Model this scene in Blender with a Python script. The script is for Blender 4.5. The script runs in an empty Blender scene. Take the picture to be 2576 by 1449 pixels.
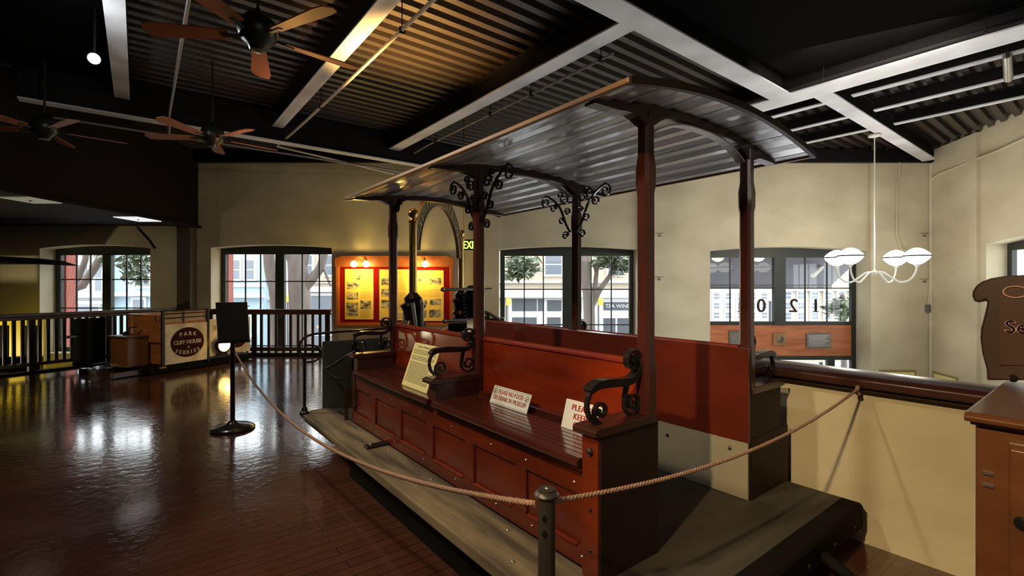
import bpy, math, random
from mathutils import Vector, Matrix
from math import sin, cos, pi, radians, sqrt, atan2
random.seed(7)
S = bpy.context.scene
COL = S.collection
TH = radians(37.8)
c_, s_ = cos(TH), sin(TH)
H = 1.6
# ---------------------------------------------------------------- frames
I4 = Matrix.Identity(4)
MW = Matrix(((c_, s_, 0, 0), (-s_, c_, 0, 0), (0, 0, 1, 0), (0, 0, 0, 1)))      # back-wall frame: x along the wall, y into it
def W(r, d, z): return MW @ Vector((r, d, z))
_e = Vector((.445, .895, 0)).normalized()
ME = MW @ Matrix(((_e.x, -_e.y, 0, -8.96), (_e.y, _e.x, 0, 8.43), (0, 0, 1, 0), (0, 0, 0, 1)))   # left railing frame
def frame(o, x, y):
    x = Vector(x).normalized(); y = Vector(y).normalized(); z = x.cross(y)
    return Matrix(((x.x, y.x, z.x, o[0]), (x.y, y.y, z.y, o[1]), (x.z, y.z, z.z, o[2]), (0, 0, 0, 1)))

# ---------------------------------------------------------------- materials
MATS = {}
def _nt(name):
    m = bpy.data.materials.new(name); m.use_nodes = True
    nt = m.node_tree; b = nt.nodes['Principled BSDF']
    return m, nt, b
def mat(name, col, rough=.5, metal=0, col2=None, scale=(4, 4, 4), detail=4, bump=0, bscale=None, coat=0, contrast=(.3, .7), spec=.5, rvar=0):
    m, nt, b = _nt(name)
    b.inputs['Roughness'].default_value = rough
    b.inputs['Metallic'].default_value = metal
    b.inputs['Coat Weight'].default_value = coat
    b.inputs['Coat Roughness'].default_value = .12
    b.inputs['Specular IOR Level'].default_value = spec
    b.inputs['Base Color'].default_value = (*col, 1)
    if col2 or bump or rvar:
        tc = nt.nodes.new('ShaderNodeTexCoord'); mp = nt.nodes.new('ShaderNodeMapping')
        mp.inputs['Scale'].default_value = scale
        nt.links.new(tc.outputs['Object'], mp.inputs['Vector'])
        n = nt.nodes.new('ShaderNodeTexNoise'); n.inputs['Scale'].default_value = 1; n.inputs['Detail'].default_value = detail
        nt.links.new(mp.outputs[0], n.inputs['Vector'])
        if col2:
            r = nt.nodes.new('ShaderNodeValToRGB')
            r.color_ramp.elements[0].position = contrast[0]; r.color_ramp.elements[1].position = contrast[1]
            r.color_ramp.elements[0].color = (*col, 1); r.color_ramp.elements[1].color = (*col2, 1)
            nt.links.new(n.outputs['Fac'], r.inputs[0]); nt.links.new(r.outputs[0], b.inputs['Base Color'])
        if rvar:
            mr = nt.nodes.new('ShaderNodeMapRange'); mr.inputs['To Min'].default_value = max(.02, rough - rvar); mr.inputs['To Max'].default_value = rough + rvar
            mr.inputs['From Min'].default_value = .3; mr.inputs['From Max'].default_value = .7
            nt.links.new(n.outputs['Fac'], mr.inputs['Value']); nt.links.new(mr.outputs[0], b.inputs['Roughness'])
        if bump:
            bp = nt.nodes.new('ShaderNodeBump'); bp.inputs['Strength'].default_value = bump; bp.inputs['Distance'].default_value = .02
            src = n
            if bscale:
                n2 = nt.nodes.new('ShaderNodeTexNoise'); n2.inputs['Scale'].default_value = bscale; n2.inputs['Detail'].default_value = 5
                nt.links.new(tc.outputs['Object'], n2.inputs['Vector']); src = n2
            nt.links.new(src.outputs['Fac'], bp.inputs['Height']); nt.links.new(bp.outputs[0], b.inputs['Normal'])
    MATS[name] = m
    return m
def emit(name, col, strength, base=(.8, .8, .8)):
    m, nt, b = _nt(name)
    b.inputs['Base Color'].default_value = (*base, 1)
    b.inputs['Emission Color'].default_value = (*col, 1); b.inputs['Emission Strength'].default_value = strength
    MATS[name] = m
    return m
def glass_mat():
    m, nt, b = _nt('clear pane'); nt.nodes.remove(b)
    out = [n for n in nt.nodes if n.type == 'OUTPUT_MATERIAL'][0]
    t = nt.nodes.new('ShaderNodeBsdfTransparent'); g = nt.nodes.new('ShaderNodeBsdfGlossy'); f = nt.nodes.new('ShaderNodeFresnel'); mx = nt.nodes.new('ShaderNodeMixShader')
    t.inputs[0].default_value = (.95, .97, .97, 1); g.inputs['Roughness'].default_value = .02; f.inputs['IOR'].default_value = 1.5
    nt.links.new(f.outputs[0], mx.inputs[0]); nt.links.new(t.outputs[0], mx.inputs[1]); nt.links.new(g.outputs[0], mx.inputs[2]); nt.links.new(mx.outputs[0], out.inputs[0])
    return m
def brick_mat(name, c1, c2, mortar, scale=6):
    m, nt, b = _nt(name)
    tc = nt.nodes.new('ShaderNodeTexCoord'); br = nt.nodes.new('ShaderNodeTexBrick'); mp = nt.nodes.new('ShaderNodeMapping')
    mp.inputs['Rotation'].default_value = (pi/2, 0, TH)
    br.inputs['Scale'].default_value = scale; br.inputs['Color1'].default_value = (*c1, 1); br.inputs['Color2'].default_value = (*c2, 1); br.inputs['Mortar'].default_value = (*mortar, 1)
    nt.links.new(tc.outputs['Object'], mp.inputs[0]); nt.links.new(mp.outputs[0], br.inputs['Vector']); nt.links.new(br.outputs['Color'], b.inputs['Base Color'])
    b.inputs['Roughness'].default_value = .9
    return m
def floor_mat():
    m, nt, b = _nt('varnished floor boards')
    tc = nt.nodes.new('ShaderNodeTexCoord'); mp = nt.nodes.new('ShaderNodeMapping')
    mp.inputs['Rotation'].default_value = (0, 0, 0)
    br = nt.nodes.new('ShaderNodeTexBrick'); br.inputs['Scale'].default_value = 1.0
    br.inputs['Brick Width'].default_value = 1.9; br.inputs['Row Height'].default_value = .085; br.inputs['Mortar Size'].default_value = .003
    br.inputs['Color1'].default_value = (.070, .026, .016, 1); br.inputs['Color2'].default_value = (.095, .034, .020, 1); br.inputs['Mortar'].default_value = (.016, .007, .005, 1)
    nt.links.new(tc.outputs['Object'], mp.inputs[0]); nt.links.new(mp.outputs[0], br.inputs['Vector'])
    n = nt.nodes.new('ShaderNodeTexNoise'); n.inputs['Scale'].default_value = 2.2; n.inputs['Detail'].default_value = 6
    nt.links.new(tc.outputs['Object'], n.inputs['Vector'])
    mx = nt.nodes.new('ShaderNodeMixRGB'); mx.blend_type = 'MULTIPLY'; mx.inputs[0].default_value = .35
    nt.links.new(br.outputs['Color'], mx.inputs[1]); nt.links.new(n.outputs['Fac'], mx.inputs[2]); nt.links.new(mx.outputs[0], b.inputs['Base Color'])
    mr = nt.nodes.new('ShaderNodeMapRange'); mr.inputs['From Min'].default_value = .3; mr.inputs['From Max'].default_value = .7; mr.inputs['To Min'].default_value = .10; mr.inputs['To Max'].default_value = .2; b.inputs['Coat Weight'].default_value = .6; b.inputs['Coat Roughness'].default_value = .1
    nt.links.new(n.outputs['Fac'], mr.inputs[0]); nt.links.new(mr.outputs[0], b.inputs['Roughness'])
    n3 = nt.nodes.new('ShaderNodeTexNoise'); n3.inputs['Scale'].default_value = 14
    nt.links.new(tc.outputs['Object'], n3.inputs['Vector'])
    ad = nt.nodes.new('ShaderNodeMath'); ad.operation = 'MULTIPLY_ADD'; ad.inputs[1].default_value = -.6
    nt.links.new(br.outputs['Fac'], ad.inputs[0]); nt.links.new(n3.outputs['Fac'], ad.inputs[2])
    bp = nt.nodes.new('ShaderNodeBump'); bp.inputs['Strength'].default_value = .30; bp.inputs['Distance'].default_value = .01
    nt.links.new(ad.outputs[0], bp.inputs['Height']); nt.links.new(bp.outputs[0], b.inputs['Normal'])
    return m

FLOOR = floor_mat()
GLASS = glass_mat()
WALL = mat('cream plaster', (.60, .53, .37), .9, col2=(.45, .39, .26), scale=(.9, .9, 1.5), detail=8, bump=.55, bscale=4)
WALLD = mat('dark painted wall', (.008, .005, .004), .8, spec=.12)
BRICK = brick_mat('red brick', (.32, .06, .04), (.25, .05, .04), (.35, .25, .2))
FRAMEG = mat('dark green window paint', (.018, .022, .018), .45)
DECK = mat('brown painted steel deck', (.022, .015, .012), .4, col2=(.015, .011, .009), scale=(2, 2, 2))
BEAMD = mat('black painted steel', (.006, .005, .005), .7, spec=.15)
BEAMG = mat('flange lightened for light from below', (.60, .60, .62), .42, col2=(.40, .40, .42), scale=(1.4, 1.4, 1.4), contrast=(.35, .65))  # pale tone stands in for light the flange undersides catch from below
PIPE = mat('dull grey pipe', (.16, .15, .14), .4, .3)
RED = mat('varnished red wood', (.17, .024, .006), .3, col2=(.09, .012, .004), scale=(2, 2, 9), detail=6, bump=.06, coat=.5)
REDX = mat('varnished red wood long grain', (.23, .024, .003), .32, col2=(.13, .012, .003), scale=(9, 1.5, 9), detail=6, bump=.06, coat=.45)
SEATW = mat('dark varnished seat slats', (.075, .015, .008), .2, col2=(.045, .009, .006), scale=(14, 1.2, 14), coat=.6)
DKWOOD = mat('dark brown varnished wood', (.05, .014, .008), .35, col2=(.028, .009, .006), scale=(3, 3, 9), coat=.3)
ROOFW = mat('grey varnished roof planks', (.50, .49, .49), .27, col2=(.15, .135, .125), scale=(13, .8, 3), coat=.5, rvar=.07, contrast=(.35, .62))
ENDW = mat('dull dark brown end boards', (.026, .012, .008), .6, col2=(.017, .009, .006), scale=(3, 3, 9), spec=.25)
TANW = mat('tan varnished edge', (.33, .185, .075), .45, col2=(.24, .125, .05), scale=(6, 2, 6))
GREYW = mat('worn grey boards', (.25, .185, .10), .75, col2=(.07, .05, .03), scale=(9, 1.1, 4), detail=9, bump=.3, contrast=(.38, .64))
GREYP = mat('grey drab panel', (.27, .24, .175), .65, col2=(.20, .18, .13), scale=(2, 2, 2))
DRAB = mat('dark olive drab sheet', (.10, .108, .095), .5)
PLATF = mat('dark platform boards', (.06, .05, .036), .7, col2=(.035, .028, .02), scale=(1.5, 9, 4), bump=.15)
IRON = mat('black cast iron', (.02, .016, .013), .22, .35)
BLACK = mat('matt black', (.007, .006, .005), .8, spec=.08)
BRASS = mat('aged brass', (.62, .40, .13), .28, 1, col2=(.42, .27, .09), scale=(5, 5, 5))
BRONZE = mat('bronze letters', (.30, .22, .12), .4, .8)
STEEL = mat('worn steel', (.45, .43, .40), .3, .9)
WHITE = mat('white enamel', (.80, .79, .74), .4)
CREAMP = mat('cream painted dash', (.66, .58, .42), .55, col2=(.40, .33, .22), scale=(5, 5, 5), detail=9, contrast=(.42, .72))
YPAPER = mat('yellow notice paper', (.80, .71, .30), .6)
PAPER = mat('aged yellow paper', (.80, .56, .12), .7)
PHOTO = mat('sepia photograph', (.05, .045, .035), .6, col2=(.55, .46, .3), scale=(9, 9, 14), contrast=(.4, .62))
INK = mat('grey ink', (.12, .10, .07), .7)
REDINK = mat('red ink', (.55, .03, .03), .5)
ORNG = mat('faded orange ink', (.55, .16, .09), .5)
REDCLOTH = mat('deep red cloth', (.20, .004, .004), .9, spec=.1)
FRAMEW = mat('orange varnished frame', (.42, .13, .03), .4, col2=(.30, .08, .02), scale=(3, 3, 3))
ORWOOD = mat('orange varnished door', (.50, .17, .06), .45, col2=(.33, .09, .03), scale=(1.5, 1.5, 10))
PLAQ = mat('tarnished plaque', (.13, .12, .11), .4, .5, col2=(.2, .19, .17), scale=(3, 3, 30))
CABW = mat('mahogany cabinet', (.150, .053, .015), .4, col2=(.085, .028, .008), scale=(2, 2, 7), coat=.4, bump=.05)
CABD = mat('dark carved cabinet face', (.045, .016, .007), .45, col2=(.03, .011, .006), scale=(3, 3, 3))
ROPE = mat('tan rope', (.36, .22, .15), .9, col2=(.22, .12, .08), scale=(90, 90, 160))
STAN = mat('dark bronze post', (.07, .06, .05), .35, .6)
YEL = mat('yellow car paint', (.85, .64, .02), .5)
MAROON = mat('dark maroon ink', (.035, .008, .008), .9, spec=.1)
FADED = mat('faded ochre numerals', (.30, .20, .09), .6)
PALELET = mat('pale pink lettering', (.55, .30, .22), .6)
BLADE = mat('orange wood fan blade', (.30, .10, .03), .5, col2=(.22, .07, .02), scale=(3, 3, 3))
GLOBE = emit('lit opal glass', (1, .96, .86), 4.5)
WARMG = emit('lit amber shade', (1, .72, .25), 22)
LAMPW = emit('bright lamp lens', (.95, 1, .95), 60)
PANELW = emit('white light panel', (.9, .97, 1), .75)
PANELD = emit('dim light panel', (.75, .78, .6), .12)
LANT = emit('lit lantern lens', (1, .62, .16), 5)
EXITG = emit('lit exit letters', (.55, .9, .05), 1.6)
EXITB = mat('exit sign face', (.012, .03, .008), .4)
BARK = mat('tree bark', (.17, .145, .135), .9, col2=(.11, .095, .09), scale=(5, 5, 1.5), bump=.5)
LEAF = mat('leaf green', (.10, .13, .075), .7, col2=(.16, .2, .13), scale=(3, 3, 3))
BLUEH = mat('pale blue siding', (.30, .41, .47), .8)
WHITEH = mat('white stucco', (.42, .44, .46), .8)
CREAMH = mat('cream stucco', (.36, .31, .24), .8)
TRIMH = mat('white trim', (.50, .51, .52), .7)
DKGL = mat('dark shop glass', (.06, .07, .08), .25)
GREYGL = mat('grey house pane', (.12, .14, .17), .2)
ASPH = mat('asphalt', (.3, .3, .31), .9)
YFLAG = mat('yellow banner', (.72, .55, .05), .7)
CORR = mat('grey corrugated reflection sheet', (.16, .165, .2), .5)
REDL = emit('red signal', (1, .05, .05), 1.5)

# ---------------------------------------------------------------- mesh builder
class MB:
    def __init__(self, M=None):
        self.v = []; self.f = []; self.M = M or I4
    def add(self, vs, fs):
        n = len(self.v)
        self.v += [tuple(self.M @ Vector(p)) for p in vs]
        self.f += [tuple(i + n for i in f) for f in fs]
        return self
    def box(self, x0, x1, y0, y1, z0, z1, M=None):
        vs = [(x, y, z) for z in (z0, z1) for y in (y0, y1) for x in (x0, x1)]
        if M: vs = [M @ Vector(p) for p in vs]
        return self.add(vs, [(0, 2, 3, 1), (4, 5, 7, 6), (0, 1, 5, 4), (2, 6, 7, 3), (0, 4, 6, 2), (1, 3, 7, 5)])
    def prism(self, pts, a, b, f):
        """pts: 2-D outline, f(u, v, w) -> 3-D, extruded w = a..b"""
        n = len(pts)
        vs = [f(u, v, a) for u, v in pts] + [f(u, v, b) for u, v in pts]
        fs = [tuple(range(n - 1, -1, -1)), tuple(range(n, 2 * n))] + [(i, (i + 1) % n, n + (i + 1) % n, n + i) for i in range(n)]
        return self.add(vs, fs)
    def ribbon(self, pts, a, b, th, f, closed=False):
        n = len(pts); vs = []
        for i in range(n):
            p, q = (Vector(pts[max(i - 1, 0)]), Vector(pts[min(i + 1, n - 1)]))
            t = (q - p); t = t.normalized() if t.length > 1e-9 else Vector((1, 0)); nx, ny = -t.y, t.x
            h = (th[i] if isinstance(th, (list, tuple)) else th) / 2
            u, v = pts[i]
            vs += [f(u + nx * h, v + ny * h, a), f(u + nx * h, v + ny * h, b), f(u - nx * h, v - ny * h, b), f(u - nx * h, v - ny * h, a)]
        fs = [(0, 1, 2, 3), tuple(4 * (n - 1) + k for k in (3, 2, 1, 0))]
        for i in range(n - 1):
            for k in range(4):
                fs.append((4 * i + k, 4 * i + 4 + k, 4 * i + 4 + (k + 1) % 4, 4 * i + (k + 1) % 4))
        return self.add(vs, fs)
    def tube(self, pts, r, n=10):
        P = [Vector(p) for p in pts]; m = len(P); vs = []; fs = []
        ref = None
        for i in range(m):
            t = (P[min(i + 1, m - 1)] - P[max(i - 1, 0)]).normalized()
            if ref is None:
                ref = Vector((0, 0, 1)) if abs(t.z) < .9 else Vector((1, 0, 0))
            u = t.cross(ref).normalized(); w = u.cross(t).normalized(); ref = w
            rr = r[i] if isinstance(r, (list, tuple)) else r
            vs += [P[i] + (u * cos(2 * pi * k / n) + w * sin(2 * pi * k / n)) * rr for k in range(n)]
        for i in range(m - 1):
            for k in range(n):
                fs.append((i * n + k, (i + 1) * n + k, (i + 1) * n + (k + 1) % n, i * n + (k + 1) % n))
        fs += [tuple(range(n)), tuple(range(m * n - 1, (m - 1) * n - 1, -1))]
        return self.add(vs, fs)
    def lathe(self, prof, o=(0, 0, 0), n=20, sx=1, sy=1):
        vs = []; fs = []; m = len(prof)
        for r, z in prof:
            vs += [(o[0] + max(r, 1e-4) * sx * cos(2 * pi * k / n), o[1] + max(r, 1e-4) * sy * sin(2 * pi * k / n), o[2] + z) for k in range(n)]
        for i in range(m - 1):
            for k in range(n):
                fs.append((i * n + k, i * n + (k + 1) % n, (i + 1) * n + (k + 1) % n, (i + 1) * n + k))
        fs += [tuple(range(n - 1, -1, -1)), tuple(range((m - 1) * n, m * n))]
        return self.add(vs, fs)
    def ball(self, o, r, n=16):
        return self.lathe([(r * sin(pi * i / 10), -r * cos(pi * i / 10)) for i in range(11)], o, n)
    def build(self, name, m, parent=None, smooth=0, bevel=0, label=None):
        me = bpy.data.meshes.new(name)
        me.from_pydata(self.v, [], self.f); me.update()
        me.materials.append(m)
        o = bpy.data.objects.new(name, me); COL.objects.link(o)
        if smooth:
            me.polygons.foreach_set('use_smooth', [True] * len(me.polygons))
            me.set_sharp_from_angle(angle=radians(smooth))
        if bevel:
            b = o.modifiers.new('edge', 'BEVEL'); b.width = bevel; b.segments = 2; b.limit_method = 'ANGLE'; b.angle_limit = radians(40)
        if parent: attach(o, parent)
        if label: o['label'] = label
        return o
def attach(o, p):
    o.parent = p
    p_m = p.matrix_basis.copy(); q = p.parent
    while q: p_m = q.matrix_parent_inverse @ p_m if False else p_m; q = None
    o.matrix_parent_inverse = WORLD(p).inverted()
def WORLD(o):
    m = o.matrix_basis.copy()
    if o.parent: m = WORLD(o.parent) @ o.matrix_parent_inverse @ m
    return m
def tag(o, label, cat, group=None):
    o['label'] = label; o['category'] = cat
    if group: o['group'] = group
    return o
def struct(o): o['kind'] = 'structure'; return o
def thing(name, label, cat, loc=(0, 0, 0), group=None):
    o = bpy.data.objects.new(name, None); o.location = loc; o.empty_display_size = .1; COL.objects.link(o)
    return tag(o, label, cat, group)
def copy_tree(o, M, parent=None):
    """copy a thing with its parts, moved by the world transform M"""
    n = o.copy(); COL.objects.link(n)
    if parent is None: n.matrix_basis = M @ o.matrix_basis
    else:
        n.parent = parent; n.matrix_parent_inverse = o.matrix_parent_inverse.copy(); n.matrix_basis = o.matrix_basis.copy()
    for ch in list(o.children): copy_tree(ch, M, n)
    return n
_GL = {}
def glyph(s, size, align='CENTER', ext=.001):
    k = (s, size, align, ext)
    if k in _GL: return _GL[k]
    cu = bpy.data.curves.new('t', 'FONT'); cu.body = s; cu.size = size; cu.align_x = align; cu.extrude = ext; cu.resolution_u = 4
    ob = bpy.data.objects.new('t', cu); COL.objects.link(ob)
    dg = bpy.context.evaluated_depsgraph_get()
    me = bpy.data.meshes.new_from_object(ob.evaluated_get(dg))
    r = ([tuple(v.co) for v in me.vertices], [tuple(p.vertices) for p in me.polygons])
    bpy.data.objects.remove(ob); bpy.data.meshes.remove(me)
    _GL[k] = r
    return r
def put_text(mb, s, size, M, align='CENTER', ext=.001, sx=1, bold=0):
    vs, fs = glyph(s, size, align, ext)
    for dx in ((0,) if not bold else (-bold, 0, bold)):
        mb.add([M @ Vector((v[0] * sx + dx, v[1], v[2])) for v in vs], fs)
def spiral(cx, cy, r0, r1, a0, turns, n=22):
    return [(cx + (r0 + (r1 - r0) * i / n) * cos(a0 + 2 * pi * turns * i / n), cy + (r0 + (r1 - r0) * i / n) * sin(a0 + 2 * pi * turns * i / n)) for i in range(n + 1)]
def smoothpts(pts, k=6):
    P = [Vector(p) for p in pts]; out = []
    for i in range(len(P) - 1):
        a = P[max(i - 1, 0)]; b = P[i]; c = P[i + 1]; d = P[min(i + 2, len(P) - 1)]
        for j in range(k):
            t = j / k
            out.append(.5 * ((2 * b) + (c - a) * t + (2 * a - 5 * b + 4 * c - d) * t * t + (3 * b - a - 3 * c + d) * t ** 3))
    out.append(P[-1])
    return [tuple(p) for p in out]
def XZ(u, v, w): return (u, w, v)       # outline in x,z extruded along y
def YZ(u, v, w): return (w, u, v)       # outline in y,z extruded along x
def XY(u, v, w): return (u, v, w)

# ================================================================ camera
cd = bpy.data.cameras.new('camera'); cam = bpy.data.objects.new('camera', cd); COL.objects.link(cam)
cam.location = (0, 0, H); cam.rotation_euler = (pi / 2, 0, -TH)
cd.sensor_width = 36; cd.lens = 1212 / 2576 * 36; cd.shift_y = -6.5 / 2576; cd.clip_start = .05; cd.clip_end = 300
S.camera = cam

# ================================================================ room shell
D = 11.2; DB = 11.72; ZL = -2.6; ZT = 4.82
def rz(px, py, d=D): return ((px - 1288) * d / 1212, H - (py - 718) * d / 1212)
# floor of the upper level
fp = [W(-12.97, .375, 0), W(-7.58, D, 0), W(-1.6, D, 0), Vector((5.5, 9.85, 0)), Vector((5.5, 4.85, 0)), Vector((3.62, 4.85, 0)), Vector((3.62, -4, 0)), Vector((-6, -4, 0))]
fb = MB(); fb.prism([(p.x, p.y) for p in fp], -.3, 0, XY)
struct(fb.build('floor', FLOOR))
lf = MB(MW); lf.box(-17, 11, -7, 11.3, ZL - .1, ZL)
struct(lf.build('floor_lower', mat('dark lower floor', (.05, .045, .04), .6)))

OP = [(-10.98, -8.41, .02, 2.46, .09), (-7.0, -4.19, .02, 2.48, .07), (-.305, 2.95, .02, 2.44, .08), (4.565, 8.27, -2.5, 2.40, .10)]
wb = MB(MW)
def wall_run(mb, r0, r1, ops, y0, y1, z0, z1):
    x = r0
    for a, b, zb, zt, rise in ops:
        mb.box(x, a, y0, y1, z0, z1)
        if zb > z0: mb.box(a, b, y0, y1, z0, zb)
        n = 12; arc = [(a + (b - a) * i / n, zt + rise * (1 - (2 * i / n - 1) ** 2)) for i in range(n + 1)]
        for i in range(n):
            mb.prism([arc[i], arc[i + 1], (arc[i + 1][0], z1), (arc[i][0], z1)], y0, y1, XZ)
        x = b
    mb.box(x, r1, y0, y1, z0, z1)
wall_run(wb, -17, 10.4, OP, D, DB, ZL, ZT)
for a, b in ((-.80, -.305), (2.95, 4.565), (8.27, 9.72)):
    wb.box(a, b, D - .1, D, ZL, ZT)
wall_b = struct(wb.build('wall_back', WALL))
# right wall: runs from the far corner towards the camera
rc = Vector((9.74, D, 0)); rdv = Vector((-.185, -1, 0)).normalized()
MR = MW @ Matrix(((rdv.x, -rdv.y * 1, 0, rc.x), (rdv.y, rdv.x * 1, 0, rc.y), (0, 0, 1, 0), (0, 0, 0, 1)))
wr = MB(MR)       # local x along the wall towards the viewer, +y away from the room
wall_run(wr, 0, 18, [(1.63, 4.2, .2, 2.42, .09)], 0, .5, ZL, ZT)
wr.box(.05, 1.5, -.08, 0, ZL, 4.7)
struct(wr.build('wall_right', WALL))
wl = MB(MW); wl.box(-17.3, -17, -7, 12, ZL, ZT); struct(wl.build('wall_left', WALLD))
wl = MB(MW); wl.box(-17.3, 11, -7.3, -7, ZL, ZT); struct(wl.build('wall_rear', WALLD))
# corrugated deck ceiling, ribs along x
prof = []; y = -9.0; p = .205
while y < 20:
    prof += [(y, 4.72), (y + p * .45, 4.72), (y + p * .55, 4.80), (y + p * .9, 4.80)]; y += p
ce = MB(); vs = []; fs = []
for yy, zz in prof: vs += [(-18, yy, zz), (min(20, (11.45 - c_ * yy) / s_), yy, zz)]
for i in range(len(prof) - 1): fs.append((2 * i, 2 * i + 1, 2 * i + 3, 2 * i + 2))
ce.add(vs, fs); ce.prism([(-18, -9), (20, -9), ((11.5 + c_) / s_, -1), ((11.5 - c_ * 20) / s_, 20), (-18, 20)], 4.86, 4.9, XY)
struct(ce.build('ceiling', DECK))
cb_ = MB(); cb_.box(4.31, 7.52, -9, 3.04, 4.6, 4.64); cb_.prism([(-18, -9), (-.3, -9), (-.3, 9.2), (-3.5, 9.2), (-18, 12)], 4.6, 4.64, XY)  # black sheets added so these bays read as deep shade
struct(cb_.build('ceiling_shade', mat('flat black bay shade', (.0022, .002, .002), .9, spec=.03)))
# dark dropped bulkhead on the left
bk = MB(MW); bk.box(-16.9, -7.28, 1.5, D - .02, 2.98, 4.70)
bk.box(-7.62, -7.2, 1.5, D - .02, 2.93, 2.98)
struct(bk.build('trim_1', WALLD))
# dark ledger where the wall meets the deck
lg = MB(MW); lg.box(-7.2, 9.72, D - .22, D - .1, 4.42, 4.7); struct(lg.build('trim_2', BEAMD))
# dark corner column left of the second window
cc = MB(MW); cc.box(-7.62, -7.32, D - .25, D - .003, 0.0, 2.93); struct(cc.build('trim_3', mat('brown painted column', (.06, .045, .03), .7)))
# knee wall with its cap beside the car
kw = MB(); kw.box(3.56, 3.68, -4, 4.8, ZL, .98)
struct(kw.build('wall_knee', WALL))
kr = MB()
for yy in (-4, ): 
    pr = [(3.43, .985), (3.43, 1.03), (3.46, 1.05), (3.66, 1.06), (3.74, 1.05), (3.76, 1.02), (3.74, .985)]
    kr.prism(pr, -4, 4.82, XZ)
    kr.box(3.48, 3.56, -4, 4.82, .955, .985); kr.box(3.68, 3.72, -4, 4.82, .955, .985)
tag(kr.build('handrail', DKWOOD, bevel=.008, smooth=40), 'dark varnished handrail capping the low cream wall beside the cable car', 'handrail')

# ---------------------------------------------------------------- windows
def window(n, M, r0, r1, zb, zt, rise, y, mull, cl, cr, rows, gb=None):
    """frame in the opening; mull=(a,b) mullion; cl / cr muntin columns; rows muntin heights"""
    o = struct(thing_plain('window_%d' % n, M @ Vector(((r0 + r1) / 2, y, zb))))
    f = MB(M); t = .11; nseg = 12
    zbb = zb if gb is None else gb
    arc = [(r0 + (r1 - r0) * i / nseg, zt + rise * (1 - (2 * i / nseg - 1) ** 2)) for i in range(nseg + 1)]
    gt = zt - .13
    for i in range(nseg):
        f.prism([(arc[i][0], gt), (arc[i + 1][0], gt), arc[i + 1], arc[i]], y, y + .09, XZ)
    f.box(r0, r0 + t, y, y + .09, zb, gt); f.box(r1 - t, r1, y, y + .09, zb, gt)
    f.box(mull[0], mull[1], y - .02, y + .09, zbb, gt); f.box(r0 + t, r1 - t, y, y + .09, zbb, zbb + .09)
    f.build('window_frame', FRAMEG, o)
    m = MB(M)
    for x in cl + cr: m.box(x - .013, x + .013, y + .03, y + .06, zbb + .09, gt)
    for zz in rows: m.box(r0 + t, mull[0], y + .03, y + .06, zz - .013, zz + .013); m.box(mull[1], r1 - t, y + .03, y + .06, zz - .013, zz + .013)
    m.build('muntins', FRAMEG, o)
    g = MB(M); g.add([(r0 + t, y + .045, zbb + .09), (r1 - t, y + .045, zbb + .09), (r1 - t, y + .045, gt), (r0 + t, y + .045, gt)], [(0, 1, 2, 3)])
    g.build('glass', GLASS, o)
    return o
def thing_plain(name, loc):
    o = bpy.data.objects.new(name, None); o.location = loc; COL.objects.link(o); return o
YF = 11.58
def rr(px): return (px - 1288) * (YF + .03) / 1212
def zz_(py): return H - (py - 718) * (YF + .03) / 1212
window(1, MW, OP[0][0] + .02, OP[0][1] + .15, .02, 2.46, .09, YF, (rr(262), rr(283)), [rr(192), rr(227)], [rr(318), rr(354)], [zz_(703), zz_(775), zz_(850)])
window(2, MW, OP[1][0], OP[1][1] + .12, .02, 2.48, .07, YF, (rr(695), rr(717)), [rr(617), rr(655)], [rr(760), rr(803)], [zz_(708), zz_(790), zz_(870)])
window(3, MW, OP[2][0] + .02, OP[2][1] - .02, .02, 2.44, .08, YF, (rr(1415), rr(1448)), [rr(1319), rr(1367)], [rr(1487), rr(1538)], [zz_(728), zz_(817), zz_(905)])
w4 = window(4, MW, OP[3][0], OP[3][1], -2.5, 2.40, .10, YF, (rr(1945), rr(1974)), [rr(1837), rr(1890)], [rr(2026), rr(2081)], [zz_(725)], gb=zz_(818))
# street number painted on the glass, reads right from outside
nb = MB()
def num(ch, px, size=.46):
    put_text(nb, ch, size, MW @ Matrix.Translation((rr(px), YF + .03, zz_(785))) @ Matrix(((-1, 0, 0, 0), (0, 0, -1, 0), (0, 1, 0, 0), (0, 0, 0, 1))), ext=.003, bold=.008)
for ch, px in (('1', 1862), ('0', 1915), ('2', 1996), ('1', 2052)): num(ch, px)
for px in (1862, 2052): nb.M = MW; nb.box(rr(px) - .07, rr(px) + .07, YF + .027, YF + .033, zz_(785), zz_(785) + .025)
attach(nb.build('painted_number', mat('brown glass lettering', (.06, .03, .02), .6)), w4)
# door leaf below the transom: wooden panel, lower glass
dr = struct(thing_plain('door_1', MW @ Vector((6.4, YF, -2.5))))
a, b = OP[3][0], OP[3][1]
g = MB(MW); g.box(a + .11, b - .11, YF + .01, YF + .07, zz_(895), zz_(814)); g.build('door_panel', ORWOOD, dr)
g = MB(MW); g.box(a + .11, b - .11, YF, YF + .09, zz_(905), zz_(895)); g.box(rr(2080), rr(2098), YF, YF + .09, -2.5, zz_(905)); g.box(rr(1925), rr(1945), YF, YF + .09, -2.5, zz_(905)); g.build('door_frame', FRAMEG, dr)
g = MB(MW); g.box(rr(2058), rr(2066), YF - .03, YF, -1.2, zz_(910)); g.build('door_handle', STEEL, dr)
g = MB(MW); g.add([(a, YF + .045, -2.5), (b, YF + .045, -2.5), (b, YF + .045, zz_(905)), (a, YF + .045, zz_(905))], [(0, 1, 2, 3)]); g.build('glass', GLASS, dr)
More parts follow.
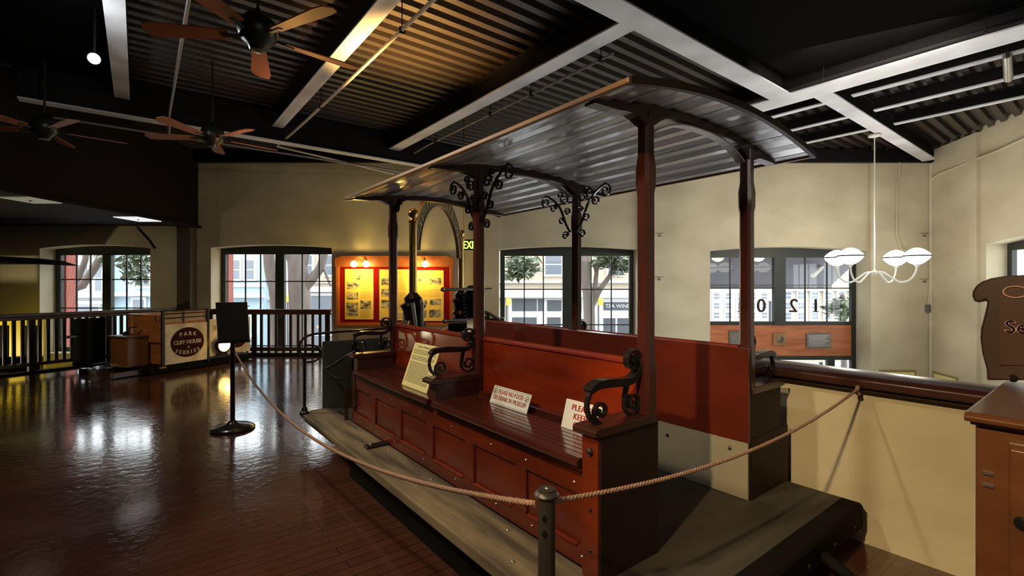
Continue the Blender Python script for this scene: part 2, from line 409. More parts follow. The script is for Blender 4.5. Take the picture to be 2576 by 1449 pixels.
for nm, x0, x1, y0, y1, m, lab in (('plaque', 1832, 1875, 833, 868, PLAQ, 'dark metal plaque on the orange door panel, half hidden by the post'), ('plaque', 1942, 1976, 838, 868, TANW, 'small square tan plaque in the middle of the orange door panel'), ('plaque', 2026, 2087, 838, 875, PLAQ, 'wide dark metal text plaque on the orange door panel, right of the tan square')):
    t = thing(nm, lab, 'plaque', W((rr(x0) + rr(x1)) / 2, YF - .02, zz_(y1)))
    q = MB(MW); q.box(rr(x0), rr(x1), YF - .025, YF + .008, zz_(y1), zz_(y0)); q.build('plate', m, t, bevel=.004)
    q = MB(MW)
    if m is PLAQ:
        for k in range(7):
            zc = zz_(y0) - .06 - k * .038
            q.box(rr(x0) + .05, rr(x1) - .05 - .05 * (k % 3), YF - .028, YF - .024, zc - .007, zc + .007)
    else:
        q.lathe([(.09, 0), (.09, .01), (.07, .012)], (0, 0, 0), 20)
        M2 = frame(W(rr(1959), YF - .024, zz_(853)), (c_, -s_, 0), (0, 0, 1)); q.v = [tuple(M2 @ (MW.inverted() @ Vector(v))) for v in q.v]
    q.build('raised_text' if m is PLAQ else 'medallion', STEEL if m is PLAQ else GREYW, t)
window(5, MR, 1.63, 4.2, .2, 2.42, .09, .36, (2.85, 3.0), [2.1, 2.5], [3.4, 3.8], [1.6, .9])

# ================================================================ steel beams overhead
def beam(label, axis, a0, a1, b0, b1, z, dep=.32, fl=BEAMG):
    """I-beam: axis 'y' runs along y from b0..b1 with flange a0..a1 in x"""
    loc = ((a0 + a1) / 2, (b0 + b1) / 2, z) if axis == 'y' else ((b0 + b1) / 2, (a0 + a1) / 2, z)
    t = thing('steel_beam', label, 'beam', loc, 'steel beams under the ceiling deck')
    def bx(mb, p0, p1, z0, z1):
        if axis == 'y': mb.box(p0, p1, b0, b1, z0, z1)
        else: mb.box(b0, b1, p0, p1, z0, z1)
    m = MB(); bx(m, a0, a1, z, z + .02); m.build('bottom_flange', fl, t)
    mid = (a0 + a1) / 2
    m = MB(); bx(m, mid - .012, mid + .012, z + .02, z + dep - .02); bx(m, a0, a1, z + dep - .02, z + dep); m.build('web', BEAMD, t)
    return t
beam('lit-bottomed steel beam above the bright lamp, leftmost running away from view', 'y', -.28, -.10, -4, 9.28, 4.4)
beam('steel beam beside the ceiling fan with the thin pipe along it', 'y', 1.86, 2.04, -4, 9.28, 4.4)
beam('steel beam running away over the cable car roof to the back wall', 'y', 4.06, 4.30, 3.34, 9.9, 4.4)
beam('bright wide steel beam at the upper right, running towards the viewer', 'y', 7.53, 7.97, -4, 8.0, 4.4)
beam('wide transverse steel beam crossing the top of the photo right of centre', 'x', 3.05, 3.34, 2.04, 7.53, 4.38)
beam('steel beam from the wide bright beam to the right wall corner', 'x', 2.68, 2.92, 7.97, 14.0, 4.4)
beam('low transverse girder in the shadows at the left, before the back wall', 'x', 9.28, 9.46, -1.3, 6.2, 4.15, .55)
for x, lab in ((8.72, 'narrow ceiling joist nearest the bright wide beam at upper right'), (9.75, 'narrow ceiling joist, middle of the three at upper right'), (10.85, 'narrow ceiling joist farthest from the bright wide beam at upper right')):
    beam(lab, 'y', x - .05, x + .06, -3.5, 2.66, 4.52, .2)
    beam(lab.replace('narrow', 'short narrow').replace('at upper right', 'beyond the corner beam'), 'y', x - .05, x + .06, 2.94, 5.6, 4.52, .2)

def pipe(label, pts, r=.018, m=PIPE, name='pipe', cat='pipe', hang=()):
    o = thing(name, label, cat, pts[0])
    q = MB(); q.tube(pts, r, 8); q.build('run', m, o, smooth=50)
    for h in hang:
        q = MB(); q.tube([h, (h[0], h[1], 4.7)], .006, 6); q.box(h[0] - .03, h[0] + .03, h[1] - .012, h[1] + .012, h[2] - .03, h[2] + .03); q.build('hanger', BEAMD, o)
    return o
pipe('thin pale sprinkler pipe running beside the fan beam then bending to the back wall', smoothpts([(2.14, -3, 4.22), (2.14, 4.1, 4.22), (2.11, 8.0, 4.22), (2.08, 9.95, 4.25)], 3) + [(2.10, 10.0, 4.25), (3.2, 10.05, 4.18), (4.5, 10.1, 4.08)], .02, mat('pale pipe', (.4, .36, .3), .4), hang=[(2.14, 4.6, 4.22), (2.12, 7.3, 4.22)])
pipe('thin dark pipe crossing the ceiling between the lamp beam and the fan', [(.37, -3, 4.25), (.37, 5.4, 4.25), (.38, 9.15, 4.25), (.38, 9.3, 3.95)], .02, PIPE)
pipe('thin dark pipe under the beam over the car roof', [(4.37, 3.7, 4.3), (4.4, 8.2, 4.3), (4.45, 9.0, 4.3)], .016, PIPE, hang=[(4.37, 3.9, 4.3), (4.38, 5.2, 4.3), (4.38, 6.2, 4.3), (4.4, 8, 4.3)])
pipe('long dark pipe crossing below the low girder at the left', [(-1.0, 9.85, 4.1), (5.2, 9.85, 4.1)], .02, PIPE)
pipe('thick short grey pipe hanging by the bright beam at upper right', [(8.2, .92, 4.35), (9.0, 1.0, 4.3)], .045, STEEL, hang=[(8.2, .92, 4.35)])
pipe('thick short grey pipe at the right edge of the photo under the joists', [(8.3, .45, 4.35), (9.6, .55, 4.3)], .045, STEEL, hang=[(8.3, .45, 4.35)])
pipe('dark pipe running along the bright wide beam at upper right', [(7.42, -2, 4.42), (7.42, 3.0, 4.42), (7.42, 7, 4.42)], .03, BEAMD, hang=[(7.42, 2.6, 4.42), (7.42, 1, 4.42)])

# ================================================================ the cable car
PZ = .29
CAR = thing('cable_car', 'red open-bench cable car with a dark planked roof standing on a grey running board', 'cable car', (2.45, 3, 0))
def part(mb, name, m, **k): return mb.build(name, m, CAR, **k)
# running board and platform
q = MB(); q.box(1.32, 1.63, 4.05, 5.30, .245, PZ); q.box(1.32, 1.63, 1.0, 4.05, .222, PZ)
q.box(1.34, 1.40, 4.3, 5.2, .21, .245)
rb = part(q, 'running_board', GREYW, bevel=.01)
for yy in (1.5, 2.05, 2.9, 3.6, 4.35, 4.75):
    for bxx, byy in ((1.56, yy), (1.4, yy + .3)):
        q = MB(); q.ball((bxx, byy, PZ), .011, 8); attach(q.build('bolt_head', STEEL), rb)
q = MB(); q.box(1.44, 1.63, 3.74, 3.81, PZ, PZ + .022); st = part(q, 'step_cleat', IRON, bevel=.004)
q = MB(); q.ball((1.48, 3.775, PZ + .022), .012, 8); attach(q.build('screw', STEEL), st)
q = MB(); q.box(1.64, 3.44, 1.02, 5.32, .21, PZ - .002)
part(q, 'platform', PLATF)
q = MB(); q.box(1.40, 3.44, 1.12, 4.02, 0, .20); q.box(1.9, 3.3, 4.02, 5.2, .02, .2); part(q, 'underframe', BLACK)
# end sill, buffer and coupler
q = MB(); q.prism([(1.0, .30), (.985, .28), (.985, .16), (1.03, .13), (1.1, .13), (1.1, .30)], 1.45, 3.42, YZ); part(q, 'end_sill', BLACK, bevel=.01)
q = MB(); q.tube(smoothpts([(2.35, .99, .2), (2.38, .87, .17), (2.45, .84, .15), (2.60, .83, .14), (2.78, .86, .15), (2.8, .99, .2)], 5), .03, 10)
q.lathe([(.001, 0), (.1, 0), (.11, .03), (.1, .07), (.05, .08), (.05, .12)], (2.42, .86, .06), 16); q.box(2.34, 2.5, .82, 1.0, .0, .09); part(q, 'coupler', BLACK, smooth=40)
for x in (2.2, 2.62, 2.95, 3.25):
    q = MB(); q.ball((x, .982, .21), .012, 8); part(q, 'sill_bolt', IRON)
# benches
def armrest(M, name='armrest'):
    arm = MB(M); y0, y1 = -.011, .011
    a = smoothpts([(1.69, 1.035), (1.685, 1.075), (1.655, 1.088), (1.625, 1.07), (1.612, 1.03), (1.63, .99), (1.66, .972)], 4)
    fr = spiral(1.668, 1.025, .052, .010, -pi / 2, -1.4, 34)
    arm.ribbon(fr, y0, y1, .012, XZ)
    arm.ribbon(smoothpts([(1.64, .975), (1.60, 1.0), (1.578, 1.05), (1.585, 1.10), (1.61, 1.135)], 5), y0, y1, .015, XZ)
    top = smoothpts([(1.585, 1.128), (1.61, 1.142), (1.66, 1.152), (1.75, 1.148), (1.83, 1.142), (1.89, 1.15), (1.93, 1.18), (1.945, 1.215)], 6)
    arm.ribbon(top, -.026, .026, [.022 + .016 * sin(pi * min(1, i / (len(top) * .8))) for i in range(len(top))], XZ)
    arm.ribbon(spiral(1.893, 1.235, .058, .012, -.35, 1.6, 36), y0 - .006, y1 + .006, .012, XZ)
    arm.ribbon(smoothpts([(1.86, 1.14), (1.845, 1.10), (1.835, 1.05)], 5), y0, y1, .016, XZ)
    arm.ribbon(spiral(1.893, 1.03, .062, .012, pi * .9, 1.65, 36), y0, y1, .012, XZ)
    for cx, cz in ((1.893, 1.235),):
        arm.add([(cx + .017 * cos(t) * sin(p), s * .02, cz + .017 * sin(t) * sin(p)) for s in (-1, 1) for p in (1.2,) for t in [2 * pi * k / 10 for k in range(10)]],
                [tuple(range(9, -1, -1)), tuple(range(10, 20))] + [(k, (k + 1) % 10, 10 + (k + 1) % 10, 10 + k) for k in range(10)])
    return arm.build(name, IRON, CAR, smooth=35)
def bench(M, lab):
    # seat slabs with rounded noses and slat grooves
    for y0, y1 in ((1.545, 2.93), (2.99, 4.44)):
        q = MB(M)
        pr = [(1.575, .775), (1.568, .79), (1.575, .805), (1.59, .812)]
        x = 1.60
        while x < 1.96: pr += [(x, .812), (x + .036, .812), (x + .038, .806), (x + .042, .806)]; x += .044
        pr += [(1.97, .812), (1.97, .775)]
        q.prism(pr, y0, y1, XZ); q.box(1.60, 1.97, y0, y1, .745, .775)
        q.build('seat', SEATW, CAR)
    q = MB(M)
    q.box(1.645, 1.665, 1.5, 4.62, PZ, .75)
    kp = q.build('kick_panel', RED, CAR)
    q = MB(M)                                   # raised rails and stiles around sunken panels
    q.box(1.63, 1.645, 1.53, 4.62, .62, .75); q.box(1.63, 1.645, 1.53, 4.62, PZ, .385)
    ys = [1.53, 2.03, 2.54, 3.06, 3.58, 4.1, 4.62]
    for y in ys: q.box(1.63, 1.645, max(1.53, y - .05), min(4.62, y + .05), .385, .62)
    attach(q.build('kick_frame', RED, bevel=.006), kp)
    q = MB(M)
    for i in range(6):
        q.box(1.622, 1.64, ys[i] + .07, ys[i + 1] - .07, .376, .392)
    attach(q.build('panel_moulding', REDX, bevel=.004), kp)
    for y in (1.62, 1.98, 2.3, 2.75, 3.2, 3.7, 4.2):
        for ya_, za_ in ((y, .67), (y - .05, .34)):
            q = MB(M); q.ball((1.63, ya_, za_), .008, 6); attach(q.build('screw', STEEL), kp)
    # backrest
    for y0, y1 in ((1.51, 2.90), (3.0, 4.42)):
        q = MB(M); q.box(1.985, 2.01, y0, y1, .835, 1.20); q.prism([(1.975, 1.20), (1.98, 1.222), (1.997, 1.232), (2.015, 1.222), (2.02, 1.20)], y0, y1, XZ)
        q.build('backrest', REDX, CAR, bevel=.004)
        q = MB(M); q.box(1.945, 2.0, y0, y1, .80, .84); q.build('back_rail', SEATW, CAR, bevel=.006)
    # boxes that carry the arms
    q = MB(M); q.box(1.60, 2.02, 1.43, 1.535, PZ, .955)
    ep = q.build('end_panel', ENDW, CAR, bevel=.004)
    q = MB(M); q.box(1.590, 1.602, 1.436, 1.53, PZ, .93); attach(q.build('front_stile', RED), ep)
    for zb_, rb_ in ((.86, .018), (.6, .008), (.42, .008)):
        q = MB(M); q.ball((1.588, 1.48, zb_), rb_, 8); attach(q.build('stile_bolt', IRON), ep)
    def cap(y0, y1, z):
        q = MB(M); q.prism([(1.555, z - .005), (1.555, z + .02), (1.58, z + .03), (2.0, z + .03), (2.0, z - .012), (1.60, z - .012)], y0, y1, XZ)
        q.build('arm_cap', DKWOOD, CAR, bevel=.005)
    cap(1.42, 1.56, .945)
    for yc in (2.96, 4.44):
        q = MB(M); n = 10
        pl = [(1.60, -.05), (1.95, -.05)] + [(1.85 + .12 * cos(t), .05 * sin(t)) for t in [-.2, .4, .9, 1.4]] + [(1.60, .05)]
        q.prism(pl, .80, .93, lambda u, v, w: (u, yc + v, w))
        q.build('arm_box', DKWOOD, CAR, bevel=.004)
        cap(yc - .065, yc + .065, .935)
    armrest(M @ Matrix.Translation((0, 1.49, 0))); armrest(M @ Matrix.Translation((0, 2.96, 0))); armrest(M @ Matrix.Translation((0, 4.44, 0)))
bench(I4, 'near')
MIR = Matrix.Translation((4.96, 0, 0)) @ Matrix.Diagonal((-1, 1, 1, 1))
bench(MIR, 'far')
# inner faces of the far bench, seen across the gangway
q = MB(); q.box(2.925, 2.945, 1.43, 4.6, .64, 1.218); part(q, 'back_panel', mat('darker red panel', (.125, .016, .006), .35, col2=(.075, .011, .005), scale=(9, 1.5, 4), coat=.3), bevel=.003)
q = MB(); q.box(2.93, 2.95, 1.436, 4.6, PZ, .64); part(q, 'lower_panel', GREYP, bevel=.003)
for y, z in ((1.62, .47), (2.0, .55), (1.55, .58), (2.2, .5)):
    q = MB(); q.ball((2.93, y, z), .012, 8); part(q, 'panel_bolt', IRON)
q = MB(); q.box(2.0, 2.02, 1.46, 4.6, PZ, .83); part(q, 'inner_panel', RED)
q = MB(); q.box(2.96, 3.46, 1.426, 1.434, PZ, .66); part(q, 'end_kick', ENDW)
# posts
def zroof(x): return 2.408 + .10 * (1 - ((x - 2.45) / .9) ** 2)
def post(x, y):
    q = MB()
    def sec(z, h): return [(x - h, y - h * .6, z), (x - h * .6, y - h, z), (x + h * .6, y - h, z), (x + h, y - h * .6, z), (x + h, y + h * .6, z), (x + h * .6, y + h, z), (x - h * .6, y + h, z), (x - h, y + h * .6, z)]
    lv = [(PZ, .042), (1.22, .042), (1.25, .036), (2.05, .035), (2.09, .041), (2.18, .042), (2.24, .034), (2.40, .033), (zroof(x) - .03, .036)]
    vs = [p for z, h in lv for p in sec(z, h)]
    fs = [(i * 8 + k, i * 8 + (k + 1) % 8, i * 8 + 8 + (k + 1) % 8, i * 8 + 8 + k) for i in range(len(lv) - 1) for k in range(8)] + [tuple(range(7, -1, -1)), tuple(range(len(vs) - 8, len(vs)))]
    q.add(vs, fs); part(q, 'post', mat_post, smooth=30)
mat_post = mat('dark red varnished post', (.065, .013, .008), .3, col2=(.035, .009, .006), scale=(3, 3, 3), coat=.5)
YP = (1.475, 2.95, 4.46)
for y in YP:
    post(1.98, y); post(2.995, y)
# roof
xs = []; n = 24
q = MB(); up = []; lo = []
for i in range(n):
    x0 = 1.555 + (3.345 - 1.555) * i / n; x1 = 1.555 + (3.345 - 1.555) * (i + 1) / n
    lo += [(x0 + .004, zroof(x0 + .004) + (.010, .002, .007, .0)[i % 4]), (x1 - .005, zroof(x1 - .005) + (.0, .004, .0, .006)[i % 4]), (x1 - .004, zroof(x1) + .017), (x1 + .004, zroof(x1) + .017)]
    up.append((x0, zroof(x0) + .022))
up.append((3.345, zroof(3.345) + .022))
q.prism(lo + up[::-1], 1.235, 4.56, XZ); rf = part(q, 'roof', ROOFW)
q = MB(); q.box(1.535, 1.56, 1.225, 4.57, zroof(1.55) - .004, zroof(1.55) + .022); part(q, 'roof_edge', TANW, bevel=.006)
q = MB(); q.box(3.34, 3.365, 1.225, 4.57, zroof(1.55) - .004, zroof(1.55) + .022); part(q, 'roof_edge', TANW, bevel=.006)
def rib(y0, y1, hb, name='roof_rib', x0=1.58, x1=3.32, post_h=.06):
    q = MB(); N = 40; a = []; b = []
    for i in range(N + 1):
        x = x0 + (x1 - x0) * i / N
        h = hb + post_h * sum(math.exp(-((x - p) / .09) ** 2) for p in (1.98, 2.985)); h *= min(1, .35 + 4 * min(x - x0, x1 - x))
        a.append((x, zroof(x) - .001)); b.append((x, zroof(x) - h))
    q.prism(b + a[::-1], y0, y1, XZ); part(q, name, DKWOOD)
for y in YP: rib(y - .03, y + .03, .042)
rib(1.225, 1.245, -.03 + .03, 'roof_end_moulding', 1.545, 3.355, 0) if False else None
q = MB(); N = 30
q.prism([(1.54 + 1.82 * i / N, zroof(1.54 + 1.82 * i / N) - .008) for i in range(N + 1)] + [(1.54 + 1.82 * i / N, zroof(1.54 + 1.82 * i / N) + .026) for i in range(N, -1, -1)], 1.215, 1.24, XZ); part(q, 'roof_end_moulding', ENDW); q = MB()
q.prism([(1.54 + 1.82 * i / N, zroof(1.54 + 1.82 * i / N) - .008) for i in range(N + 1)] + [(1.54 + 1.82 * i / N, zroof(1.54 + 1.82 * i / N) + .026) for i in range(N, -1, -1)], 4.555, 4.58, XZ)
part(q, 'roof_end_moulding', DKWOOD)
for y in (YP[0], YP[1]):
    q = MB(); pts = [(2.02 + .9 * i / 16, zroof(2.02 + .9 * i / 16) - .05 - .075 * abs(i / 8 - 1) ** 3) for i in range(17)]
    q.ribbon(pts, y - .025, y + .025, .008, XZ); part(q, 'arch_strap', mat('pale strap', (.5, .49, .46), .4) if 'pale strap' not in MATS else MATS['pale strap'])
# wrought iron scroll brackets at the middle posts
for x in (1.98, 2.96):
    for sg in (1, -1):
        q = MB(); f = lambda u, v, w: (x + w, 2.95 + sg * u, v)
        z0 = zroof(x)
        def rib_(p, th=.009): q.ribbon(p, -.008, .008, th, f)
        rib_(smoothpts([(.04, z0 - .42), (.10, z0 - .33), (.17, z0 - .19), (.27, z0 - .10), (.36, z0 - .055)], 5), .014)
        rib_(spiral(.36, z0 - .115, .055, .014, pi / 2, -1.35)); rib_(spiral(.255, z0 - .175, .045, .012, pi * .7, 1.3)); rib_(spiral(.11, z0 - .135, .05, .012, -.2, 1.35))
        rib_(spiral(.15, z0 - .30, .04, .011, pi * .6, 1.3)); rib_(spiral(.10, z0 - .44, .038, .011, pi, -1.4)); rib_(spiral(.17, z0 - .075, .035, .011, -pi / 2, -1.2)); rib_(spiral(.075, z0 - .235, .035, .01, 0, 1.3))
        part(q, 'scroll_bracket', IRON)
for x in (1.98, 2.96):
    q = MB(); f = lambda u, v, w: (x + w, 4.46 - u, v); z0 = zroof(x)
    q.ribbon(spiral(.09, z0 - .12, .05, .012, pi, 1.4), -.012, .012, .014, f); q.ribbon(spiral(.16, z0 - .07, .04, .012, pi, 1.4), -.012, .012, .014, f); part(q, 'scroll_bracket', IRON)
# front platform at the far end: dash sheet, rails, grab pole
q = MB(); q.box(1.55, 3.3, 5.28, 5.30, PZ, .99); q.tube([(1.55, 5.29, .99), (3.3, 5.29, .99)], .012, 8); dsh = part(q, 'dash_sheet', DRAB)
q = MB(); q.box(1.86, 1.92, 5.265, 5.28, PZ, .97); q.box(2.2, 2.26, 5.265, 5.28, PZ, .97); attach(q.build('dash_strap', BLACK), dsh)
q = MB(); q.tube(smoothpts([(1.34, 5.22, .85), (1.31, 5.24, .93), (1.33, 5.28, 1.02), (1.42, 5.31, 1.075), (1.6, 5.32, 1.09), (2.3, 5.32, 1.10)], 5), .012, 8)
q.tube(smoothpts([(1.34, 5.22, .85), (1.38, 5.3, .80), (1.5, 5.34, .80), (1.56, 5.34, .87), (1.5, 5.36, .95), (1.40, 5.33, .97)], 5), .01, 8); part(q, 'dash_rail', IRON, smooth=50)
q = MB(); q.tube([(1.345, 5.2, PZ), (1.345, 5.2, .86)], .014, 10); q.lathe([(.05, 0), (.05, .015), (.03, .03), (.025, .06), (.014, .07)], (1.345, 5.2, PZ), 14); part(q, 'grab_pole', IRON, smooth=40)
q = MB(); q.tube(smoothpts([(1.60, 4.44, .985), (1.585, 4.7, .90), (1.56, 5.0, .78), (1.555, 5.2, .73)], 5), .014, 8); q.tube(smoothpts([(1.555, 5.2, .73), (1.57, 4.9, .68), (1.6, 4.62, .70)], 5), .011, 8); part(q, 'hand_rod', IRON, smooth=50)
q = MB(); q.box(1.62, 1.68, 4.52, 4.6, .45, .78); q.tube([(1.6, 4.7, PZ), (1.6, 4.7, .62)], .018, 8); q.box(1.7, 3.2, 4.6, 4.63, PZ, .62); part(q, 'front_bracket', DKWOOD)

# ---------------------------------------------------------------- notices on the bench
def notice(label, y0, y1, xb, xt, z0, z1, m):
    t = thing('notice', label, 'notice', (xb, (y0 + y1) / 2, z0), 'notices leaning on the bench seat')
    up = Vector((xt - xb, 0, z1 - z0)); h = up.length
    F = frame((xb, (y0 + y1) / 2, z0), (0, -1, 0), up)
    w = abs(y0 - y1)
    q = MB(F); q.box(-w / 2, w / 2, 0, h, -.006, 0); q.build('card', m, t, bevel=.002)
    return t, F, w, h
t, F, w, h = notice('yellow typed information sheet leaning on the far half of the bench', 3.57, 3.15, 1.655, 1.775, .813, 1.14, YPAPER)
q = MB(F); put_text(q, 'Car No. 46 Sutter St. R. R.', .026, F.inverted() @ F @ Matrix.Translation((0, h - .035, .001)), ext=.0004)
random.seed(3)
for k in range(21):
    if k in (3, 7): continue
    zc = h - .055 - k * .0125; x = -w / 2 + .03; e = w / 2 - .03 - random.random() * .08 * (k % 3 == 0)
    while x < e:
        l = .012 + random.random() * .028; q.box(x, min(x + l, e), zc - .0025, zc + .0025, .0004, .001); x += l + .007
q.build('typed_text', INK, t)
t, F, w, h = notice('wide white sign reading please no food or drink in museum, lying back on the seat', 2.66, 2.27, 1.87, 1.915, .813, .925, WHITE)
q = MB(F)
for s, z in (('PLEASE NO FOOD', h - .047), ('OR DRINK IN MUSEUM', h - .088)): put_text(q, s, .041, Matrix.Translation((0, z, .001)), ext=.0005, sx=.78 if 'PLE' in s else .82, bold=.0008)
q.build('lettering', ORNG, t)
q = MB(F)
for x in (-w / 2 + .03, w / 2 - .03):
    q.ribbon([(x + .018 * cos(a * pi / 8), h - .036 + .018 * sin(a * pi / 8)) for a in range(17)], .0004, .0012, .003, XY); q.ribbon([(x - .012, h - .048), (x + .012, h - .024)], .0004, .0012, .003, XY); q.box(x - .006, x + .004, h - .045, h - .03, .0004, .001)
for zz in (.008, h - .008): q.box(-w / 2 + .012, w / 2 - .012, zz - .0012, zz + .0012, .0004, .001)
q.build('pictograms', INK, t)
t, F, w, h = notice('white sign with red capitals telling people to keep off, behind the near iron armrest', 1.955, 1.66, 1.86, 1.905, .813, .965, WHITE)
q = MB(F)
for s, z in (('PLEASE', h - .052), ('KEEP', h - .098), ('OFF', h - .142)): put_text(q, s, .046, Matrix.Translation((-.02, z, .001)), ext=.0005, sx=1.0, bold=.0012)
q.build('lettering', REDINK, t)

# ================================================================ stanchions, ropes
def stanchion(label, x, y, top, r=.026, base=.0, cap=.036):
    t = thing('rope_post', label, 'stanchion', (x, y, 0))
    q = MB(); q.lathe([(r, 0), (r, top - .02)], (x, y, .03), 20); q.build('pole', STAN, t, smooth=40)
    q = MB(); q.lathe([(.001, 0), (cap, 0), (cap + .002, .006), (cap - .003, .013), (.02, .019), (.001, .02)], (x, y, top - .012), 24); cp = q.build('cap', STAN, t, smooth=40)
    q = MB(); q.ball((x, y, top + .008), .006, 8); attach(q.build('cap_screw', STEEL), cp)
    q = MB(); q.lathe([(.001, 0), (.19, 0), (.19, .01), (.15, .025), (.06, .035), (r + .004, .05)], (x, y, 0), 28); q.build('base', STAN, t, smooth=40)
    v = Vector((-x, -y, 0)).normalized(); u = Vector((-v.y, v.x, 0))
    for dz in (.07, .115):
        q = MB(frame(Vector((x, y, top - dz)) + v * (r - .003) - u * .006, u, (0, 0, 1))); q.prism([(.007 * cos(a * pi / 6), .011 * sin(a * pi / 6)) for a in range(12)], -.004, .005, XY); q.build('slot', BLACK, t)
    return t
SX, SY = W(.104, 1.448, 0).x, W(.104, 1.448, 0).y
stanchion('short dark bronze rope post in the near foreground before the cable car', SX, SY, .98)
bx, by = W(-3.108, 5.36, 0).x, W(-3.108, 5.36, 0).y
SG = thing('sign_stand', 'black pedestal stand holding a dark tilted sign board on the open floor', 'sign stand', (bx, by, 0))
q = MB(); q.lathe([(.001, 0), (.215, 0), (.225, .012), (.215, .03), (.17, .05), (.07, .065), (.05, .08), (.034, .1)], (bx, by, 0), 32); q.build('base', IRON, SG, smooth=40)
q = MB(); q.lathe([(.024, .08), (.024, 1.02)], (bx, by, 0), 16); q.build('pole', IRON, SG, smooth=40)
FS = frame(W(-3.095, 5.34, 1.20), (c_ + .30, -s_ + .42, 0), (-.06, -.05, 1))
q = MB(FS); q.box(-.152, .152, -.215, .215, -.012, .012); q.build('board', mat('charcoal board', (.02, .02, .022), .5), SG, bevel=.004)
q = MB(FS); q.box(-.03, .03, -.25, .1, -.04, -.012); q.box(-.16, .16, -.235, -.215, -.03, .03); q.build('bracket', IRON, SG)
def rope(label, a, b, sag, r=.011, n=40):
    a = Vector(a); b = Vector(b); pts = []
    for i in range(n + 1):
        t = i / n; p = a.lerp(b, t); p.z -= sag * 4 * t * (1 - t); pts.append(p)
    q = MB()
    L = (b - a).length; tw = L / .05
    for s in range(3):
        m = int(L / .011); st = []
        for i in range(m + 1):
            t = i / m; p = a.lerp(b, t); p.z -= sag * 4 * t * (1 - t)
            ang = 2 * pi * (t * tw + s / 3); d = (b - a).normalized(); u = d.cross(Vector((0, 0, 1))).normalized(); w = u.cross(d)
            st.append(p + (u * cos(ang) + w * sin(ang)) * r * .5)
        q.tube(st, r * .62, 6)
    return tag(q.build('rope', ROPE, smooth=60), label, 'rope')
rope('tan rope sagging from the sign stand to the near bronze post', (bx + .02, by - .02, .86), (SX - .03, SY + .02, .945), .31, .0095)
rope('tan rope from the bronze post across the car end to the low wall', (SX + .03, SY, .945), (3.44, 1.02, .975), .10, .008)
# knotted ends hanging at the handrail
q = MB(); q.tube(smoothpts([(3.44, 1.02, .99), (3.425, 1.02, .975), (3.44, 1.03, .955), (3.46, 1.02, .94)], 5), .012, 8); tag(q.build('rope_knot', ROPE, smooth=60), 'small dark knot of rope under the handrail edge', 'knot')

# ================================================================ brass arched coin press behind the car
CP = thing('coin_press', 'brass-columned cast-iron machine with a lettered arch behind the far end of the car', 'machine', W(-1.0, 6.3, 0))
def col(r, d, zt=2.34):
    x, y, _ = W(r, d, 0)
    q = MB(); q.lathe([(.042, 1.48), (.042, zt - .06), (.052, zt - .05), (.052, zt - .035), (.03, zt - .02), (.025, zt)], (x, y, 0), 20); cl = q.build('column', BRASS, CP, smooth=40)
    q = MB(); q.ball((x, y, zt + .05), .058, 18); attach(q.build('ball_finial', BRASS, smooth=60), cl)
    q = MB(); q.lathe([(.17, 0), (.17, .1), (.12, .16), (.12, 1.14), (.15, 1.17), (.11, 1.22), (.11, 1.32), (.145, 1.38), (.09, 1.41), (.1, 1.46), (.06, 1.5), (.044, 1.52)], (x, y, 0), 14); q.build('pedestal', IRON, CP, smooth=30)
    return Vector((x, y, 0))
ca = col(-.2054 * 5.3, 5.3); cb = col(-.1056 * 7.36, 7.36)
ux = (cb - ca).normalized(); span = (cb - ca).length
FA = frame((ca + cb) / 2, ux, (0, 0, 1))
q = MB(FA); aw = span / 2 - .005; N = 30; z0, z1 = 1.96, 2.80
def arcp(t, k): a = pi * t; return (-(aw - k) * cos(a), z0 + (z1 - z0 - k) * sin(a))
q.prism([arcp(.02 + .96 * i / N, 0) for i in range(N + 1)] + [arcp(.02 + .96 * i / N, .17) for i in range(N, -1, -1)], -.012, .012, XY)
ar = q.build('arch', DKWOOD if False else mat('dark bronze arch', (.11, .075, .035), .45, .6), CP)
q = MB(FA); q.ribbon([arcp(.02 + .96 * i / N, .0) for i in range(N + 1)], -.022, .022, .022, XY); q.ribbon([arcp(.02 + .96 * i / N, .17) for i in range(N + 1)], -.022, .022, .022, XY); attach(q.build('arch_rim', BRONZE), ar)
q = MB(FA); msg = 'AT THE B CARIOUS'
def arch_word():
    global q
    if q.v: attach(q.build('arch_word', mat('worn gilt lettering', (.42, .33, .17), .5) if 'worn gilt lettering' not in MATS else MATS['worn gilt lettering']), ar)
    q = MB(FA)
for i, ch in enumerate(msg):
    if ch == ' ': arch_word(); continue
    t = .14 + .72 * i / (len(msg) - 1); a = arcp(t, .14); p = arcp(t + .01, .14); b = arcp(t - .01, .14)
    an = atan2(p[1] - b[1], p[0] - b[0])
    put_text(q, ch, .15, Matrix.Translation((a[0], a[1], .014)) @ Matrix.Rotation(an, 4, 'Z'), ext=.006, bold=.004)
arch_word()
q = MB(); x, y, _ = W(-.60, 7.2, 0)
q.lathe([(.001, 1.0)] + [(r, 1.02 + .055 * k + dz) for k in range(10) for r, dz in ((.09, 0), (.13, .012), (.13, .03), (.09, .042))] + [(.05, 1.6)], (x, y, 0), 18); q.build('screw_drum', IRON, CP, smooth=30)
q = MB()
for z, a0, a1 in ((1.545, -1.09, .0), (1.11, -.95, .0)):
    q.tube([W(-.95 if z > 1.2 else -.93, 6.6, z), W(-.30 if z > 1.2 else -.45, 7.0, z)], .022, 10)
    q.ball(W(-.95 if z > 1.2 else -.93, 6.6, z), .032, 10)
q.build('crank_rod', STEEL, CP, smooth=50)
